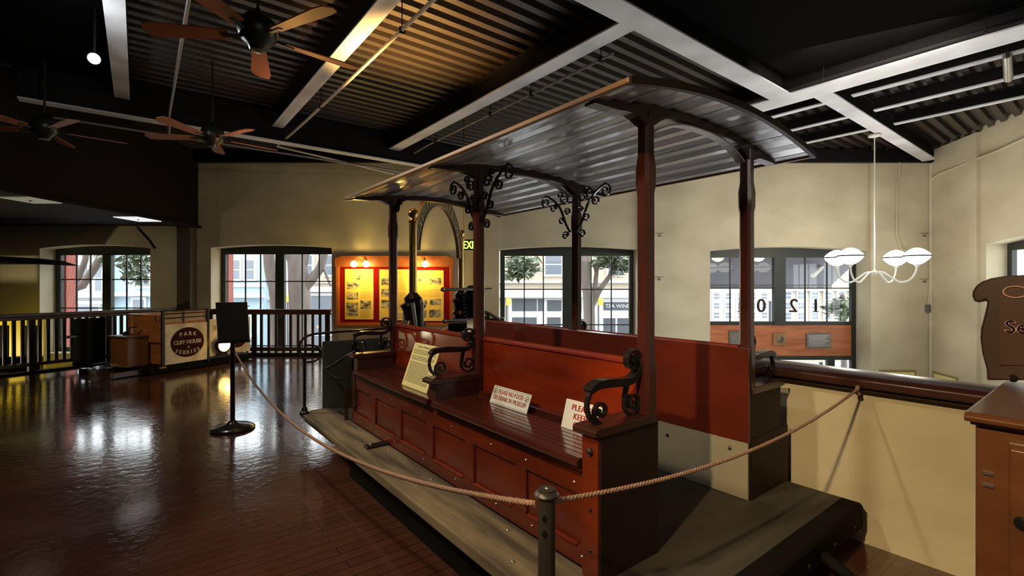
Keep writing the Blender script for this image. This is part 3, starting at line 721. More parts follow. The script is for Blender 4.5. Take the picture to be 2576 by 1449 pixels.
q = MB(); q.tube([W(-.42, 6.15, 1.28), W(-.3, 6.12, 1.25), W(-.03, 6.1, 1.08), W(-.0, 6.1, 1.05)], .02, 8); q.tube([W(-.44, 6.15, 1.2), W(-.1, 6.1, 1.03)], .02, 8); q.build('link_bar', STEEL, CP, smooth=50)
q = MB(MW); q.box(-.95, -.02, 6.37, 7.1, 0, 1.0); q.box(-.85, -.06, 6.37, 6.8, 1.0, 1.10); q.box(-.5, -.1, 6.4, 6.7, 1.10, 1.16); q.lathe([(.2, 1.0), (.24, 1.04), (.2, 1.1), (.08, 1.12)], (-.45, 6.5, 0), 16); q.build('iron_body', IRON, CP, bevel=.02)
# grip levers standing on the car platform
for nm, x, pts, lab in (('lever', 0, [(-.99, 5.0, .5), (-.985, 5.0, 1.1), (-1.03, 5.0, 1.42)], 'levers'), ('lever', 0, [(-.935, 5.0, .5), (-.93, 5.0, 1.3), (-.93, 5.0, 1.43)], 'levers')):
    q = MB(); q.tube([W(*p) for p in pts], [.012, .016, .02], 8); q.ball(W(pts[1][0], 5.0, 1.12), .03, 8); attach(q.build('grip_lever', STEEL, smooth=50), CAR)

# ================================================================ display board and its lamps
def BW(px, py, d=D): r, z = rz(px, py, d); return r, z
BD = thing('display_board', 'wood-framed red display board with yellowed history sheets under two amber lamps', 'display board', W(-2.73, D - .05, .7))
(r0, z1), (r1, z0) = BW(851, 650), BW(1138, 815)
q = MB(MW); q.box(r0, r1, D - .05, D - .002, z0, z1); q.build('backing', REDCLOTH, BD)
q = MB(MW); q.box(r0 - .03, r0 + .05, D - .1, D, z0 - .05, z1); q.box(r1 - .05, r1 + .03, D - .1, D, z0 - .05, z1); q.box(r0 + .05, r1 - .05, D - .1, D, z0 - .05, z0 + .03)
q.prism([(r0 - .05, z1 - .2), (r1 + .05, z1 - .2), (r1 + .05, z1 + .0), (r1 - .1, z1 + .06), (r0 + .1, z1 + .06), (r0 - .05, z1 + .0)], D - .11, D, XZ); q.build('frame', FRAMEW, BD, bevel=.01)
random.seed(11)
def sheet(x0, x1, y0, y1, photos, blocks, oval=None):
    (a, zt), (b, zb) = BW(x0, y0), BW(x1, y1)
    q = MB(MW); q.box(a, b, D - .062, D - .05, zb, zt); o = q.build('history_sheet', PAPER, BD)
    for (u0, v0, u1, v1) in photos:
        (p, t1), (s, t0) = BW(u0, v0), BW(u1, v1); q = MB(MW); q.box(p, s, D - .066, D - .062, t0, t1); attach(q.build('photograph', PHOTO), o)
    if oval:
        (p, t1) = BW(*oval); q = MB(MW); q.prism([(p + .05 * cos(k * pi / 8), t1 + .075 * sin(k * pi / 8)) for k in range(16)], D - .066, D - .062, XZ); attach(q.build('photograph', PHOTO), o)
    q = MB(MW)
    for (u0, v0, u1, v1) in blocks:
        (p, t1), (s, t0) = BW(u0, v0), BW(u1, v1); z = t1
        while z > t0:
            q.box(p, s - random.random() * .06, D - .0635, D - .062, z - .006, z); z -= .017
    attach(q.build('printed_text', mat('faint brown print', (.36, .25, .07), .8) if 'faint brown print' not in MATS else MATS['faint brown print']), o)
sheet(870, 941, 677, 803, [(875, 709, 904, 727), (875, 735, 903, 753), (874, 761, 903, 794), (909, 755, 935, 777)], [(909, 700, 936, 728), (909, 732, 936, 752), (908, 780, 936, 800)], (904, 697))
sheet(956, 1030, 678, 805, [(961, 700, 985, 717), (961, 727, 985, 745), (961, 754, 985, 774), (1000, 788, 1018, 798)], [(998, 684, 1018, 694), (998, 698, 1024, 730), (998, 734, 1024, 780)])
sheet(1037, 1117, 680, 807, [(1083, 700, 1111, 716), (1040, 702, 1076, 708), (1082, 752, 1110, 767), (1081, 779, 1109, 797), (1046, 753, 1076, 765), (1042, 780, 1074, 798)], [(1044, 728, 1110, 748), (1042, 710, 1076, 716)])
for cx, lab in ((915, 'left pair of amber glass lamps over the display board'), (1060, 'right pair of amber glass lamps over the display board, behind the brass column')):
    (r, z) = BW(cx + 7, 656); t = thing('wall_lamp', lab, 'lamp', W(r, D - .1, z), 'lamps on the display board')
    q = MB(MW); q.lathe([(.001, 0), (.05, 0), (.05, .02), (.02, .04)], (0, 0, 0), 14)
    q.v = [tuple(W(r, D - .1, z) + (MW.to_3x3() @ (Matrix.Rotation(pi / 2, 3, 'X') @ (MW.to_3x3().inverted() @ Vector(v))))) for v in q.v]; q.build('back_plate', BRASS, t)
    for dx in (-15, 15):
        (ar_, az) = BW(cx + dx, 661)
        q = MB(MW); q.tube(smoothpts([(r, D - .13, z), ((r + ar_) / 2, D - .24, z + .08), (ar_, D - .28, az + .06), (ar_, D - .28, az + .02)], 5), .01, 8); q.build('arm', BRASS, t, smooth=50)
        q = MB(MW); q.lathe([(.02, .03), (.05, .01), (.075, -.03), (.07, -.07), (.045, -.1), (.02, -.11)], (ar_, D - .28, az), 18); q.build('shade', WARMG, t, smooth=60)

# ================================================================ exit sign on its conduit
EX = thing('exit_sign', 'green lit exit sign on a thin conduit beside the red post', 'sign', W(-.8, 9, 2.25))
def ew(px, py): return ((px - 1288) * 9 / 1212, H - (py - 718) * 9 / 1212)
(a, t1), (b, t0) = ew(1163, 602), ew(1208, 629)
q = MB(MW); q.box(a, b, 9, 9.05, t0, t1); q.build('housing', EXITB, EX, bevel=.006)
q = MB(); put_text(q, 'EXIT', .205, frame(W(a + .012, 8.996, t0 + .027), (c_, -s_, 0), (0, 0, 1)), 'LEFT', .002, sx=.66, bold=.005); q.build('lettering', EXITG, EX)
q = MB(MW); q.tube([(a + .03, 9.03, t0), (a + .03, 9.03, 4.7)], .014, 8); q.build('conduit', BRASS, EX, smooth=50)

# ================================================================ chandelier
CH = thing('chandelier', 'white four-armed chandelier with lit opal bowls hanging before the door', 'chandelier', W(6.72, 8.93, 1.85))
cr, cdp = 6.72, 8.93
WMET = mat('white painted metal', (.55, .54, .48), .4)
q = MB(MW); q.lathe([(.011, 1.86), (.011, 4.4)], (cr, cdp, 0), 10); q.lathe([(.1, 4.36), (.1, 4.39), (.02, 4.34)][::-1], (cr, cdp, 0), 16); q.build('stem', WMET, CH, smooth=40)
q = MB(MW); q.lathe([(.001, 1.80), (.035, 1.81), (.045, 1.84), (.03, 1.87), (.012, 1.9)], (cr, cdp, 0), 14); q.build('hub', WMET, CH, smooth=40)
for dx, dy in ((.53, -.30), (-.66, -.30), (-.52, .27), (.61, .27)):
    q = MB(MW); gz = 1.98
    q.tube(smoothpts([(cr, cdp, 1.84), (cr + dx * .2, cdp + dy * .2, 1.84), (cr + dx * .42, cdp + dy * .42, 1.74), (cr + dx * .62, cdp + dy * .62, 1.66), (cr + dx * .84, cdp + dy * .84, 1.70), (cr + dx * .97, cdp + dy * .97, 1.83), (cr + dx, cdp + dy, gz - .02)], 5), .016, 8)
    q.lathe([(.018, 0), (.03, .03), (.055, .06), (.06, .07), (.02, .075)], (cr + dx, cdp + dy, gz - .06), 14); am = q.build('arm', WMET, CH, smooth=50)
    q = MB(MW); q.lathe([(.06, 0), (.11, .03), (.165, .08), (.20, .13), (.205, .155), (.18, .20), (.11, .26), (.045, .29), (.001, .295)], (cr + dx, cdp + dy, gz), 24); gl = q.build('bowl', GLOBE, CH, smooth=60)
    q = MB(MW); q.lathe([(.2045, .138), (.211, .142), (.211, .155), (.2075, .16)], (cr + dx, cdp + dy, gz), 24); attach(q.build('bowl_rim', BEAMD, smooth=40), gl)

# conduits, box, wall anchors, notices on the lower walls
def wp(px, py, d): r, z = rz(px, py, d); return W(r, d, z)
pipe('thin white conduit dropping down the back wall behind the chandelier', [wp(2263, 400, D - .13), wp(2263, 440, D - .13), wp(2257, 460, D - .13), wp(2256, 590, D - .13), wp(2266, 625, D - .13), wp(2300, 640, D - .13)], .02, WALL, 'conduit', 'conduit')
def rw(s, z, off=.1): return MR @ Vector((s, -off, z))
pipe('grey conduit bending down the corner of the right wall to a small box', [rw(5.5, 4.55, .02), rw(2.0, 4.2, .03), rw(.45, 4.10), rw(.22, 4.04), rw(.16, 3.9), rw(.16, 1.75), rw(.1, 1.6), wp(2338, 750, D - .13), wp(2333, 770, D - .13)], .022, WALL, 'conduit', 'conduit')
r, z = rz(2333, 776, D - .1); q = MB(MW); q.box(r - .06, r + .06, D - .18, D - .1, z - .09, z + .09)
tag(q.build('junction_box', PIPE, bevel=.01), 'small grey electrical box at the foot of the corner conduit', 'electrical box')
pipe('vertical pipe in the corner where the back wall meets the right wall', [W(9.61, D - .15, -2.5), W(9.61, D - .15, 4.4)], .04, WALL)
for px, py, lab in ((1660, 592, 'small dark bolt, upper one on the pale wall between the two right windows'), (1658, 702, 'small dark bolt, lower one on the pale wall between the two right windows'), (2325, 592, 'small dark bolt, upper one near the right corner of the back wall'), (2325, 707, 'small dark bolt, lower one near the right corner of the back wall')):
    r, z = rz(px, py, D - .1); t = thing('wall_anchor', lab, 'bolt', W(r, D - .12, z), 'bolts on the back wall')
    q = MB(MW); q.box(r - .10, r + .10, D - .108, D - .1, z + .04, z + .052); q.build('plate', PIPE, t); q = MB(MW); q.box(r - .03, r + .03, D - .125, D - .1, z - .03, z + .01); q.build('nut', PIPE, t)
for M, a, b, y, z0, z1, lab in ((MW, (2210 - 1288) * .00916, (2302 - 1288) * .00916, D - .1, -1.0, -.355, 'framed pale yellow notice on the back wall above the handrail'), (MR, .24, 1.0, -.08, -1.0, -.36, 'framed pale yellow notice on the right wall beside the cabinet')):
    t = thing('framed_notice', lab, 'framed notice', M @ Vector(((a + b) / 2, y, z0)))
    q = MB(M); q.box(a, b, y - .03, y, z0, z1); q.build('frame', mat('olive frame', (.25, .22, .1), .5) if 'olive frame' not in MATS else MATS['olive frame'], t)
    q = MB(M); q.box(a + .04, b - .04, y - .034, y - .03, z0 + .04, z1 - .04); q.build('sheet', YPAPER, t)

# ================================================================ wooden arcade cabinet at the right
AC = thing('arcade_cabinet', 'tall carved mahogany coin machine cabinet at the right edge of the photo', 'cabinet', (2.6, .05, 0))
ya, yb = .345, -.38
q = MB(); q.box(2.22, 3.02, yb, ya - .02, .06, 1.135); bd = q.build('body', CABW, AC, bevel=.006)
q = MB(); q.prism([(2.17, 1.15), (2.165, 1.165), (2.18, 1.18), (3.03, 1.18), (3.03, 1.15)], yb - .03, ya, XZ); q.prism([(2.2, 1.135), (2.19, 1.15), (3.03, 1.15), (3.03, 1.135)], yb - .01, ya - .01, XZ); q.build('top', CABW, AC, bevel=.004)
q = MB(); q.box(2.19, 3.03, yb - .02, ya - .01, 0, .1); q.prism([(2.21, .1), (2.19, .1), (2.19, .14), (2.215, .2)], yb - .02, ya - .01, XZ); q.build('plinth', CABW, AC, bevel=.006)
q = MB(); q.box(2.195, 2.22, yb, ya - .10, .2, 1.10); q.box(2.185, 2.2, yb, ya - .165, .98, 1.08); q.box(2.185, 2.2, yb, ya - .165, .22, .32); q.box(2.185, 2.2, ya - .165, ya - .105, .22, 1.08); dor = q.build('door', CABW, AC, bevel=.004)
q = MB(frame((2.185, ya - .135, .855), (0, -1, 0), (0, 0, 1))); q.lathe([(.001, 0), (.022, 0), (.022, .005), (.012, .008), (.012, .016), (.001, .018)], (0, 0, 0), 16); attach(q.build('lock', IRON), dor)
q = MB()
for z in (.975, .935):
    q = MB(); q.box(2.212, 2.222, ya - .065, ya - .038, z, z + .009); q.build('coin_slot', STEEL, AC)
# carved head, outline in y,z
yl = .31
def hp(px, py, X=2.93):
    a = (px - 1288) / 1212; t = X / (s_ + c_ * a); return ((c_ - s_ * a) * t, H - (py - 718) / 1212 * t)
ol = [hp(*p) for p in ((2482, 957), (2481, 930), (2470, 890), (2465, 850), (2467, 825), (2472, 808), (2480, 775), (2482, 760), (2478, 755), (2470, 758), (2460, 762), (2450, 757), (2445, 745), (2446, 733), (2456, 718), (2470, 708), (2492, 700), (2530, 694), (2600, 690), (2760, 694), (2800, 720), (2790, 760), (2780, 957))]
q = MB(); q.prism(ol, 2.93, 3.03, YZ); hd = q.build('carved_head', CABD, AC, bevel=.012)
ol2 = [hp(*p, 2.93) for p in ((2512, 925), (2508, 760), (2520, 725), (2545, 714), (2600, 712), (2600, 925))]
q = MB(); q.prism([hp(*p, 2.93) for p in ((2516, 918), (2514, 770), (2520, 735), (2540, 720), (2600, 716), (2700, 720), (2700, 918))], 2.922, 2.93, YZ); attach(q.build('face_panel', mat('dark brown face', (.055, .022, .009), .4)), hd)
q = MB(); fy, fz = hp(2554, 734, 2.92); FT = frame((2.920, fy, fz), (0, -1, 0), (0, 0, 1))
q.M = FT; q.ribbon([(.036 * cos(k * pi / 12), .024 * sin(k * pi / 12)) for k in range(25)], 0, .003, .004, XY)
attach(q.build('painted_ring', PALELET), hd); q = MB(); fy, fz = hp(2527, 836, 2.92); put_text(q, 'Sel', .075, frame((2.920, fy, fz), (0, -1, 0), (0, 0, 1)), 'LEFT', .002, bold=.003)
attach(q.build('painted_lettering', PALELET), hd)
q = MB(); fy, fz = hp(2549, 944, 2.9); q.ball((2.9, fy, 1.21), .016, 10); q.build('dark_button', IRON, AC)
q = MB(); q.ball((2.4, -.02, 1.185), .018, 10); q.build('brass_stud', BRASS, AC)

# ================================================================ left railing
RL = thing('railing', 'dark wooden balustrade along the left edge of the floor, behind the old car end', 'railing', ME @ Vector((0, 0, 0)))
q = MB(ME); q.box(-3.2, 3.05, -.06, .06, 1.03, 1.09); q.box(-3.2, 3.05, -.035, .035, .97, 1.03); q.build('top_rail', DKWOOD, RL, bevel=.008)
q = MB(ME); q.box(-3.2, 3.05, -.035, .035, .13, .19); q.build('bottom_rail', DKWOOD, RL, bevel=.005)
q = MB(ME); q.box(-3.2, 3.05, -.07, .07, 0, .035); q.build('kerb', BLACK, RL)
BAL = mat('near black baluster', (.012, .007, .005), .6, spec=.2)
k = 0; s = -3.1
while s < 3.0:
    q = MB(ME); q.box(s - .025, s + .025, -.02, .02, .19, .97)
    if k % 10 == 0: q.box(s - .045, s + .045, -.045, .045, .035, .97)
    q.build('baluster', BAL, RL); s += .117; k += 1
RW = thing('railing', 'short dark balustrade in front of the window left of the display board', 'railing', W(-5.2, 10.95, 0))
a, b = -6.95, -4.12
q = MB(MW); q.box(a, b, 10.88, 11.0, 1.0, 1.06); q.box(a, b, 10.91, 10.97, .94, 1.0); q.build('top_rail', DKWOOD, RW, bevel=.006)
q = MB(MW); q.box(a, b, 10.91, 10.97, .14, .2); q.build('bottom_rail', DKWOOD, RW); q = MB(MW); q.box(a, b, 10.86, 11.02, 0, .07); q.build('kerb', BLACK, RW)
for i in range(17):
    x = a + .1 + i * (b - a - .17) / 16; wdt = .05 if i in (0, 6, 16) else .024
    q = MB(MW); q.box(x - wdt, x + wdt, 10.92, 10.96, .07, .95); q.build('baluster', BAL, RW)

# ================================================================ old car end with the painted dash boards
OX = .25
OC = thing('car_end', 'old cable car end with cream dash boards and a lit headlamp by the left railing', 'cable car', ME @ Vector((2.2, -1.5, 0)))
def oc(mb, n, m, **k): return mb.build(n, m, OC, **k)
y2 = -2.24
MDm = ME @ Matrix.Translation((1.46, y2, 0)) @ Matrix.Rotation(radians(4.5), 4, 'Z')      # dash plane: x along dash, y into the car
q = MB(MDm); q.box(-.25, 1.85, .02, 1.35, .02, .14); oc(q, 'skid', BLACK)
q = MB(MDm); q.box(-.6, 0, .9, 1.4, .0, .1); q.box(-.7, .05, .2, .3, .02, .1); oc(q, 'floor_frame', DKWOOD)
q = MB(MDm); q.box(-.08, .02, -.03, .9, .1, .13); oc(q, 'sill_trim', TANW)
q = MB(MDm); q.box(.0, .80, -.012, .0, .15, .885); d1 = oc(q, 'dash_board', CREAMP, bevel=.006)
q = MB(MDm); q.prism([(.415 + .315 * cos(k * pi / 20), .53 + .28 * sin(k * pi / 20)) for k in range(40)], -.016, -.012, XZ); attach(q.build('oval_ground', MAROON), d1)
FD = MDm @ Matrix(((1, 0, 0, 0), (0, 0, -1, -.017), (0, 1, 0, 0), (0, 0, 0, 1)))
q = MB(); put_text(q, 'CLIFF HOUSE', .105, FD @ Matrix.Translation((.415, .50, 0)), sx=.86, bold=.004, ext=.002); attach(q.build('painted_words', CREAMP), d1)
q = MB(); put_text(q, '&', .06, FD @ Matrix.Translation((.43, .42, 0)), bold=.002, ext=.002); attach(q.build('painted_word', CREAMP), d1)
for wd, zc, bend in (('PARK', .655, -.25), ('FERRIES', .305, .35)):
    n = len(wd); q = MB()
    for i, ch in enumerate(wd):
        u = (i - (n - 1) / 2) * (.085 if n == 4 else .072); put_text(q, ch, .105, FD @ Matrix.Translation((.415 + u, zc + bend * u * u * 2.2, 0)) @ Matrix.Rotation(bend * u * 4, 4, 'Z'), sx=.86, bold=.004, ext=.002)
    attach(q.build('painted_word', CREAMP), d1)
q = MB(MDm); q.box(.84, 1.76, -.012, 0, .19, .93); d2 = oc(q, 'dash_board', CREAMP, bevel=.006)
q = MB(); put_text(q, '82', .15, FD @ Matrix.Translation((.99, .70, 0)), ext=.002); attach(q.build('painted_number', FADED), d2)
q = MB(MDm); q.prism([(1.46 + .22 * cos(k * pi / 20), .50 + .2 * sin(k * pi / 20)) for k in range(40)], -.016, -.012, XZ); attach(q.build('oval_ground', MAROON), d2)
q = MB(); put_text(q, 'PARK', .08, FD @ Matrix.Translation((1.46, .54, 0)), sx=.86, bold=.004, ext=.002); attach(q.build('painted_word', CREAMP), d2); q = MB(); put_text(q, 'FERRIES', .08, FD @ Matrix.Translation((1.46, .40, 0)), sx=.8, bold=.004, ext=.002); attach(q.build('painted_word', CREAMP), d2)
q = MB(MDm)
for x in (-.03, .82): q.box(x - .02, x + .02, -.02, .02, .1, 1.14)
oc(q, 'dash_post', IRON)
q = MB(MDm)
for z in (1.0, 1.08, 1.14): q.tube([(-.03, 0, z), (.85, 0, z)], .011, 8)
q.tube([(.85, 0, 1.12), (1.75, 0, 1.16)], .01, 8); q.tube([(.35, 0, .89), (.35, 0, 1.14)], .011, 8); q.ribbon(spiral(-.1, 1.0, .06, .05, 0, 1), -.01, .01, .015, XZ); oc(q, 'dash_rail', IRON, smooth=50)
q = MB(MDm); q.box(0, .8, .02, .05, .93, 1.1); oc(q, 'rear_board', mat('pale pinkish board', (.42, .3, .2), .6))
hl = MDm @ Matrix.Translation((1.06, -.02, .40))
q = MB(hl @ Matrix.Rotation(pi / 2, 4, 'X')); q.lathe([(.06, -.02), (.13, .02), (.155, .06), (.16, .13), (.14, .13)], (0, 0, 0), 24); hb = oc(q, 'headlamp', BLACK, smooth=40)
q = MB(hl @ Matrix.Rotation(pi / 2, 4, 'X')); q.lathe([(.14, .12), (.12, .135), (.08, .145), (.001, .15)], (.0, 0, 0), 24); attach(q.build('headlamp_lens', LANT, smooth=60), hb)
q = MB(MDm); q.box(.98, 1.14, -.13, 0, .19, .25); oc(q, 'headlamp_bracket', IRON)
# open end: wooden bulkhead, seat box, dark dash and controls
q = MB(MDm); q.box(.0, .06, .05, 1.05, .55, 1.06); q.box(.03, 1.6, 1.05, 1.1, .15, 1.06); q.box(.05, .1, .05, 1.0, .15, .6); oc(q, 'bulkhead', mat('amber varnished wood', (.36, .14, .04), .35, col2=(.24, .08, .02), scale=(2, 2, 12), coat=.3))
q = MB(MDm); q.box(-.35, 0, .45, .95, .13, .66); q.box(-.38, .02, .42, .98, .66, .69); oc(q, 'seat_box', mat('brown seat box', (.17, .07, .02), .4), bevel=.008)
q = MB(MDm); q.box(-.7, -.66, .85, 1.4, .16, 1.0); q.box(-.66, -.2, 1.36, 1.4, .16, 1.0); oc(q, 'end_dash', BLACK, bevel=.01)
q = MB(MDm); q.tube([(-.2, .7, .69), (-.2, .7, .82), (-.1, .6, .84)], .014, 8); q.tube([(-.3, .6, .76), (-.1, .8, .76)], .012, 8); q.lathe([(.05, 0), (.06, .03), (.03, .06)], (-.2, .75, .69), 12); oc(q, 'brake_gear', IRON, smooth=40)
q = MB(MDm); q.tube([(-.85, 1.1, .72), (-.7, 1.1, .78)], .01, 8); q.box(-.9, -.8, 1.05, 1.15, .7, .73); oc(q, 'step_bracket', IRON)

# yellow car on the lower level behind the left railing
YC = thing('streetcar', 'yellow streetcar body with a dark overhanging roof beyond the left railing', 'streetcar', W(-13, 10.2, ZL))
q = MB(MW); q.box(-15.5, -9.92, 10.2, 10.26, -1.6, .95); q.box(-15.5, -9.7, 9.75, 10.2, -.62, -.5); q.build('side_panel', YEL, YC)
q = MB(MW)
for x in (-15.2, -14.5, -13.8, -13.1, -12.4, -11.7, -11.1): q.box(x - .05, x + .05, 10.18, 10.28, .95, 2.15)
q.build('window_post', DKWOOD, YC)
q = MB(MW); q.prism([(-15.8, 2.08), (-10.35, 2.08), (-10.0, 2.05), (-9.85, 2.04), (-10.25, 2.16), (-10.7, 2.21), (-15.8, 2.3)], 9.6, 11.0, XZ); q.build('roof', BLACK, YC)
q = MB(MW); q.box(-15.3, -11.2, 9.95, 10.2, -2.6, -1.6); q.lathe([(.3, 0), (.35, .1), (.3, .2)], (-10.45, 9.8, -.1), 18, .8, .8); q.box(-10.6, -10.2, 9.75, 10.15, -.5, .1); q.build('underframe', BLACK, YC)
for x in (-14.3, -13.2, -12.4, -11.6, -10.95, -10.3): 
    q = MB(MW); q.box(x, x + .3, 10.19, 10.2, -.35, .75); q.build('panel_band', BLACK, YC)

# ================================================================ fans, lamps
FN = thing('ceiling_fan', 'five-bladed ceiling fan with orange lit blades, nearest of the fans', 'ceiling fan', (.77, 4.37, 3.65), 'ceiling fans')
FNB = mat('dark fan motor', (.02, .022, .018), .35, .5)
q = MB(); q.lathe([(.012, 3.8), (.012, 4.7)], (.77, 4.37, 0), 10); q.build('rod', FNB, FN, smooth=40)
q = MB(); q.lathe([(.001, 3.50), (.06, 3.51), (.075, 3.55), (.13, 3.60), (.15, 3.66), (.14, 3.74), (.08, 3.80), (.03, 3.83), (.014, 3.86)], (.77, 4.37, 0), 24); q.build('motor', FNB, FN, smooth=40)
for k in range(5):
    a = radians(6 + 72 * k)
    Mb = Matrix.Translation((.77, 4.37, 3.63)) @ Matrix.Rotation(a, 4, 'Z') @ Matrix.Rotation(radians(12), 4, 'X')
    q = MB(Mb); q.prism([(.22, -.055), (.75, -.085), (.83, -.07), (.86, 0), (.83, .07), (.75, .085), (.22, .055)], -.005, .005, XY); bl = q.build('blade', BLADE, FN)
    q = MB(Mb); q.box(.1, .28, -.02, .02, -.012, -.005); attach(q.build('blade_iron', FNB), bl)
f2 = copy_tree(FN, Matrix.Translation((.05, 3.5, .02))); f2['label'] = 'ceiling fan in the middle distance near the end of the fan beam'
f3 = copy_tree(FN, Matrix.Translation((-1.75, 4.45, .02))); f3['label'] = 'dim ceiling fan at the far left in the dark, leftmost of the fans'
LP = thing('spot_lamp', 'glaring white spot lamp under the leftmost ceiling beam', 'lamp', (-.37, 6.74, 4.0))
FL = frame((-.37, 6.74, 4.0), (0, -1, .3), (1, 0, 0))
dirc = (Vector((0, 0, H)) - Vector((-.37, 6.74, 4.0))).normalized(); ux = dirc.cross(Vector((0, 0, 1))).normalized(); FL = frame((-.37, 6.74, 4.0), ux, dirc.cross(ux))
q = MB(FL); q.lathe([(.03, -.16), (.055, -.12), (.065, 0), (.06, .01)], (0, 0, 0), 18); q.build('housing', BLACK, LP, smooth=40)
q = MB(FL); q.lathe([(.058, .0), (.052, .012), (.03, .02), (.001, .022)], (0, 0, 0), 18); q.build('lens', LAMPW, LP, smooth=50)
q = MB(); q.tube([(-.37, 6.8, 4.05), (-.37, 6.86, 4.4), (-.37, 6.86, 4.72)], .012, 8); q.build('stem', BLACK, LP)
for d0, d1, m, lab in ((9.3, 9.95, PANELW, 'bright white square light panel under the dark bulkhead'), (7.2, 7.75, PANELD, 'dim square light panel under the dark bulkhead at the far left')):
    t = thing('light_panel', lab, 'light', W(-7.45, (d0 + d1) / 2, 2.92))
    q = MB(MW); q.box(-7.70, -7.24, d0, d1, 2.915, 2.93); q.build('diffuser', m, t)
    q = MB(MW); q.prism([(-7.47 + .02 * cos(k), (d0 + d1) / 2 + .02 * sin(k)) for k in [i * pi / 4 for i in range(8)]], 2.905, 2.915, XY); q.build('centre_knob', BLACK, t)
q = MB(MW); q.tube([(-7.22, 7.0, 2.95), (-7.22, 11.0, 2.95)], .012, 6); tag(q.build('cable_run', PIPE), 'thin pale cable run along the lower edge of the dark bulkhead', 'cable')
q = MB(MW); q.tube([(-8.55, 11.0, 2.93), (-8.2, 10.9, 2.62), (-8.05, 10.86, 2.44)], .025, 8); tag(q.build('brace', BEAMD), 'short dark diagonal brace under the bulkhead right of the left window', 'brace')

# ================================================================ street outside
GZ = -3.2
st = MB(MW); st.box(-60, 60, 11.75, 70, GZ - .2, GZ); struct(st.build('ground_street', ASPH))
def house(label, r0, r1, d, zt, m, wins=(), bands=(), extra=None):
    t = thing('house', label, 'building', W((r0 + r1) / 2, d, GZ))
    q = MB(MW); q.box(r0, r1, d, d + 8, GZ, zt); q.build('wall', m, t)
    if bands:
        q = MB(MW)
        for z0, z1, o in bands: q.box(r0 - .1, r1 + .1, d - o, d, z0, z1)
        q.build('cornice', TRIMH, t)
    for (a, b, z0, z1, gm) in wins:
        q = MB(MW); q.box(a - .12, b + .12, d - .08, d, z0 - .12, z1 + .15); w = q.build('window_casing', TRIMH, t)
        q = MB(MW); q.box(a, b, d - .1, d - .06, z0, (z0 + z1) / 2 - .03); q.box(a, b, d - .1, d - .06, (z0 + z1) / 2 + .03, z1); attach(q.build('pane', gm), w)
    return t
def xr(px, d): return (px - 1288) * d / 1212
def xz(py, d): return H - (py - 718) * d / 1212
dd = 24
house('pale blue house with sash windows seen through the left half of the second window', xr(560, dd), xr(662, dd), dd, 5.2, BLUEH, [(xr(590, dd), xr(604, dd), xz(702, dd), xz(655, dd), GREYGL), (xr(618, dd), xr(640, dd), xz(702, dd), xz(655, dd), GREYGL), (xr(600, dd), xr(640, dd), -3, -1.0, GREYGL)], [(xz(722, dd), xz(714, dd), .15), (xz(748, dd), xz(738, dd), .5)])
house('grey-blue house wall beside the pale blue house', xr(662, dd), xr(722, dd), dd + .6, 5.0, WHITEH, [(xr(668, dd), xr(690, dd), xz(790, dd), xz(760, dd), GREYGL)], [(xz(755, dd), xz(748, dd), .2)])
house('cream building seen behind the thick tree trunk', xr(722, dd), xr(900, dd), dd + 1, 5.4, CREAMH, [(xr(740, dd), xr(765, dd), xz(690, dd), xz(640, dd), GREYGL), (xr(800, dd), xr(832, dd), xz(690, dd), xz(640, dd), GREYGL), (xr(735, dd), xr(834, dd), -3, xz(745, dd), GREYGL)], [(xz(735, dd), xz(722, dd), .3), (xz(712, dd), xz(708, dd), .15)])
house('white house with stacked bands seen through the left half of the first window', xr(100, dd), xr(262, dd), dd, 5.2, WHITEH, [(xr(185, dd), xr(222, dd), xz(725, dd), xz(672, dd), GREYGL), (xr(243, dd), xr(258, dd), xz(732, dd), xz(668, dd), GREYGL), (xr(190, dd), xr(250, dd), -3, xz(772, dd), GREYGL)], [(xz(668, dd), xz(662, dd), .3), (xz(748, dd), xz(738, dd), .3), (xz(765, dd), xz(757, dd), .4)])
house('bluish house seen through the right half of the first window', xr(262, dd), xr(400, dd), dd + .5, 5.0, BLUEH, [(xr(318, dd), xr(345, dd), -3, xz(755, dd), GREYGL), (xr(330, dd), xr(360, dd), xz(720, dd), xz(665, dd), GREYGL)], [(xz(745, dd), xz(735, dd), .5)])
SH = house('cream corner building over dark shop fronts seen through the third window', xr(1180, dd), xr(1680, dd), dd, 5.6, CREAMH, [(xr(1372, dd), xr(1412, dd), xz(690, dd), xz(640, dd), GREYGL), (xr(1290, dd), xr(1325, dd), xz(690, dd), xz(620, dd), GREYGL), (xr(1450, dd), xr(1475, dd), xz(690, dd), xz(630, dd), GREYGL), (xr(1530, dd), xr(1565, dd), xz(690, dd), xz(630, dd), GREYGL)], [(xz(748, dd), xz(728, dd), .35), (xz(712, dd), xz(706, dd), .2)])
for (a, b, y0, y1) in ((1288, 1350, 752, 782), (1353, 1368, 752, 782), (1376, 1412, 755, 782), (1450, 1462, 757, 785), (1517, 1585, 760, 780), (1288, 1350, 798, 870), (1376, 1410, 798, 870), (1450, 1490, 802, 870), (1517, 1547, 800, 870), (1552, 1585, 800, 870)):
    q = MB(MW); q.box(xr(a, dd), xr(b, dd), dd - .12, dd - .04, xz(y1, dd), xz(y0, dd)); q.build('shop_pane', DKGL, SH)
q = MB(MW); q.box(xr(1280, dd), xr(1592, dd), dd - .08, dd, GZ, xz(748, dd)); q.build('shop_front', TRIMH, SH)
q = MB(); put_text(q, 'TEA WINE', .26, frame(W(xr(1552, dd), dd - .13, xz(774, dd)), (c_, -s_, 0), (0, 0, 1)), ext=.004); q.build('shop_lettering', TRIMH, SH)
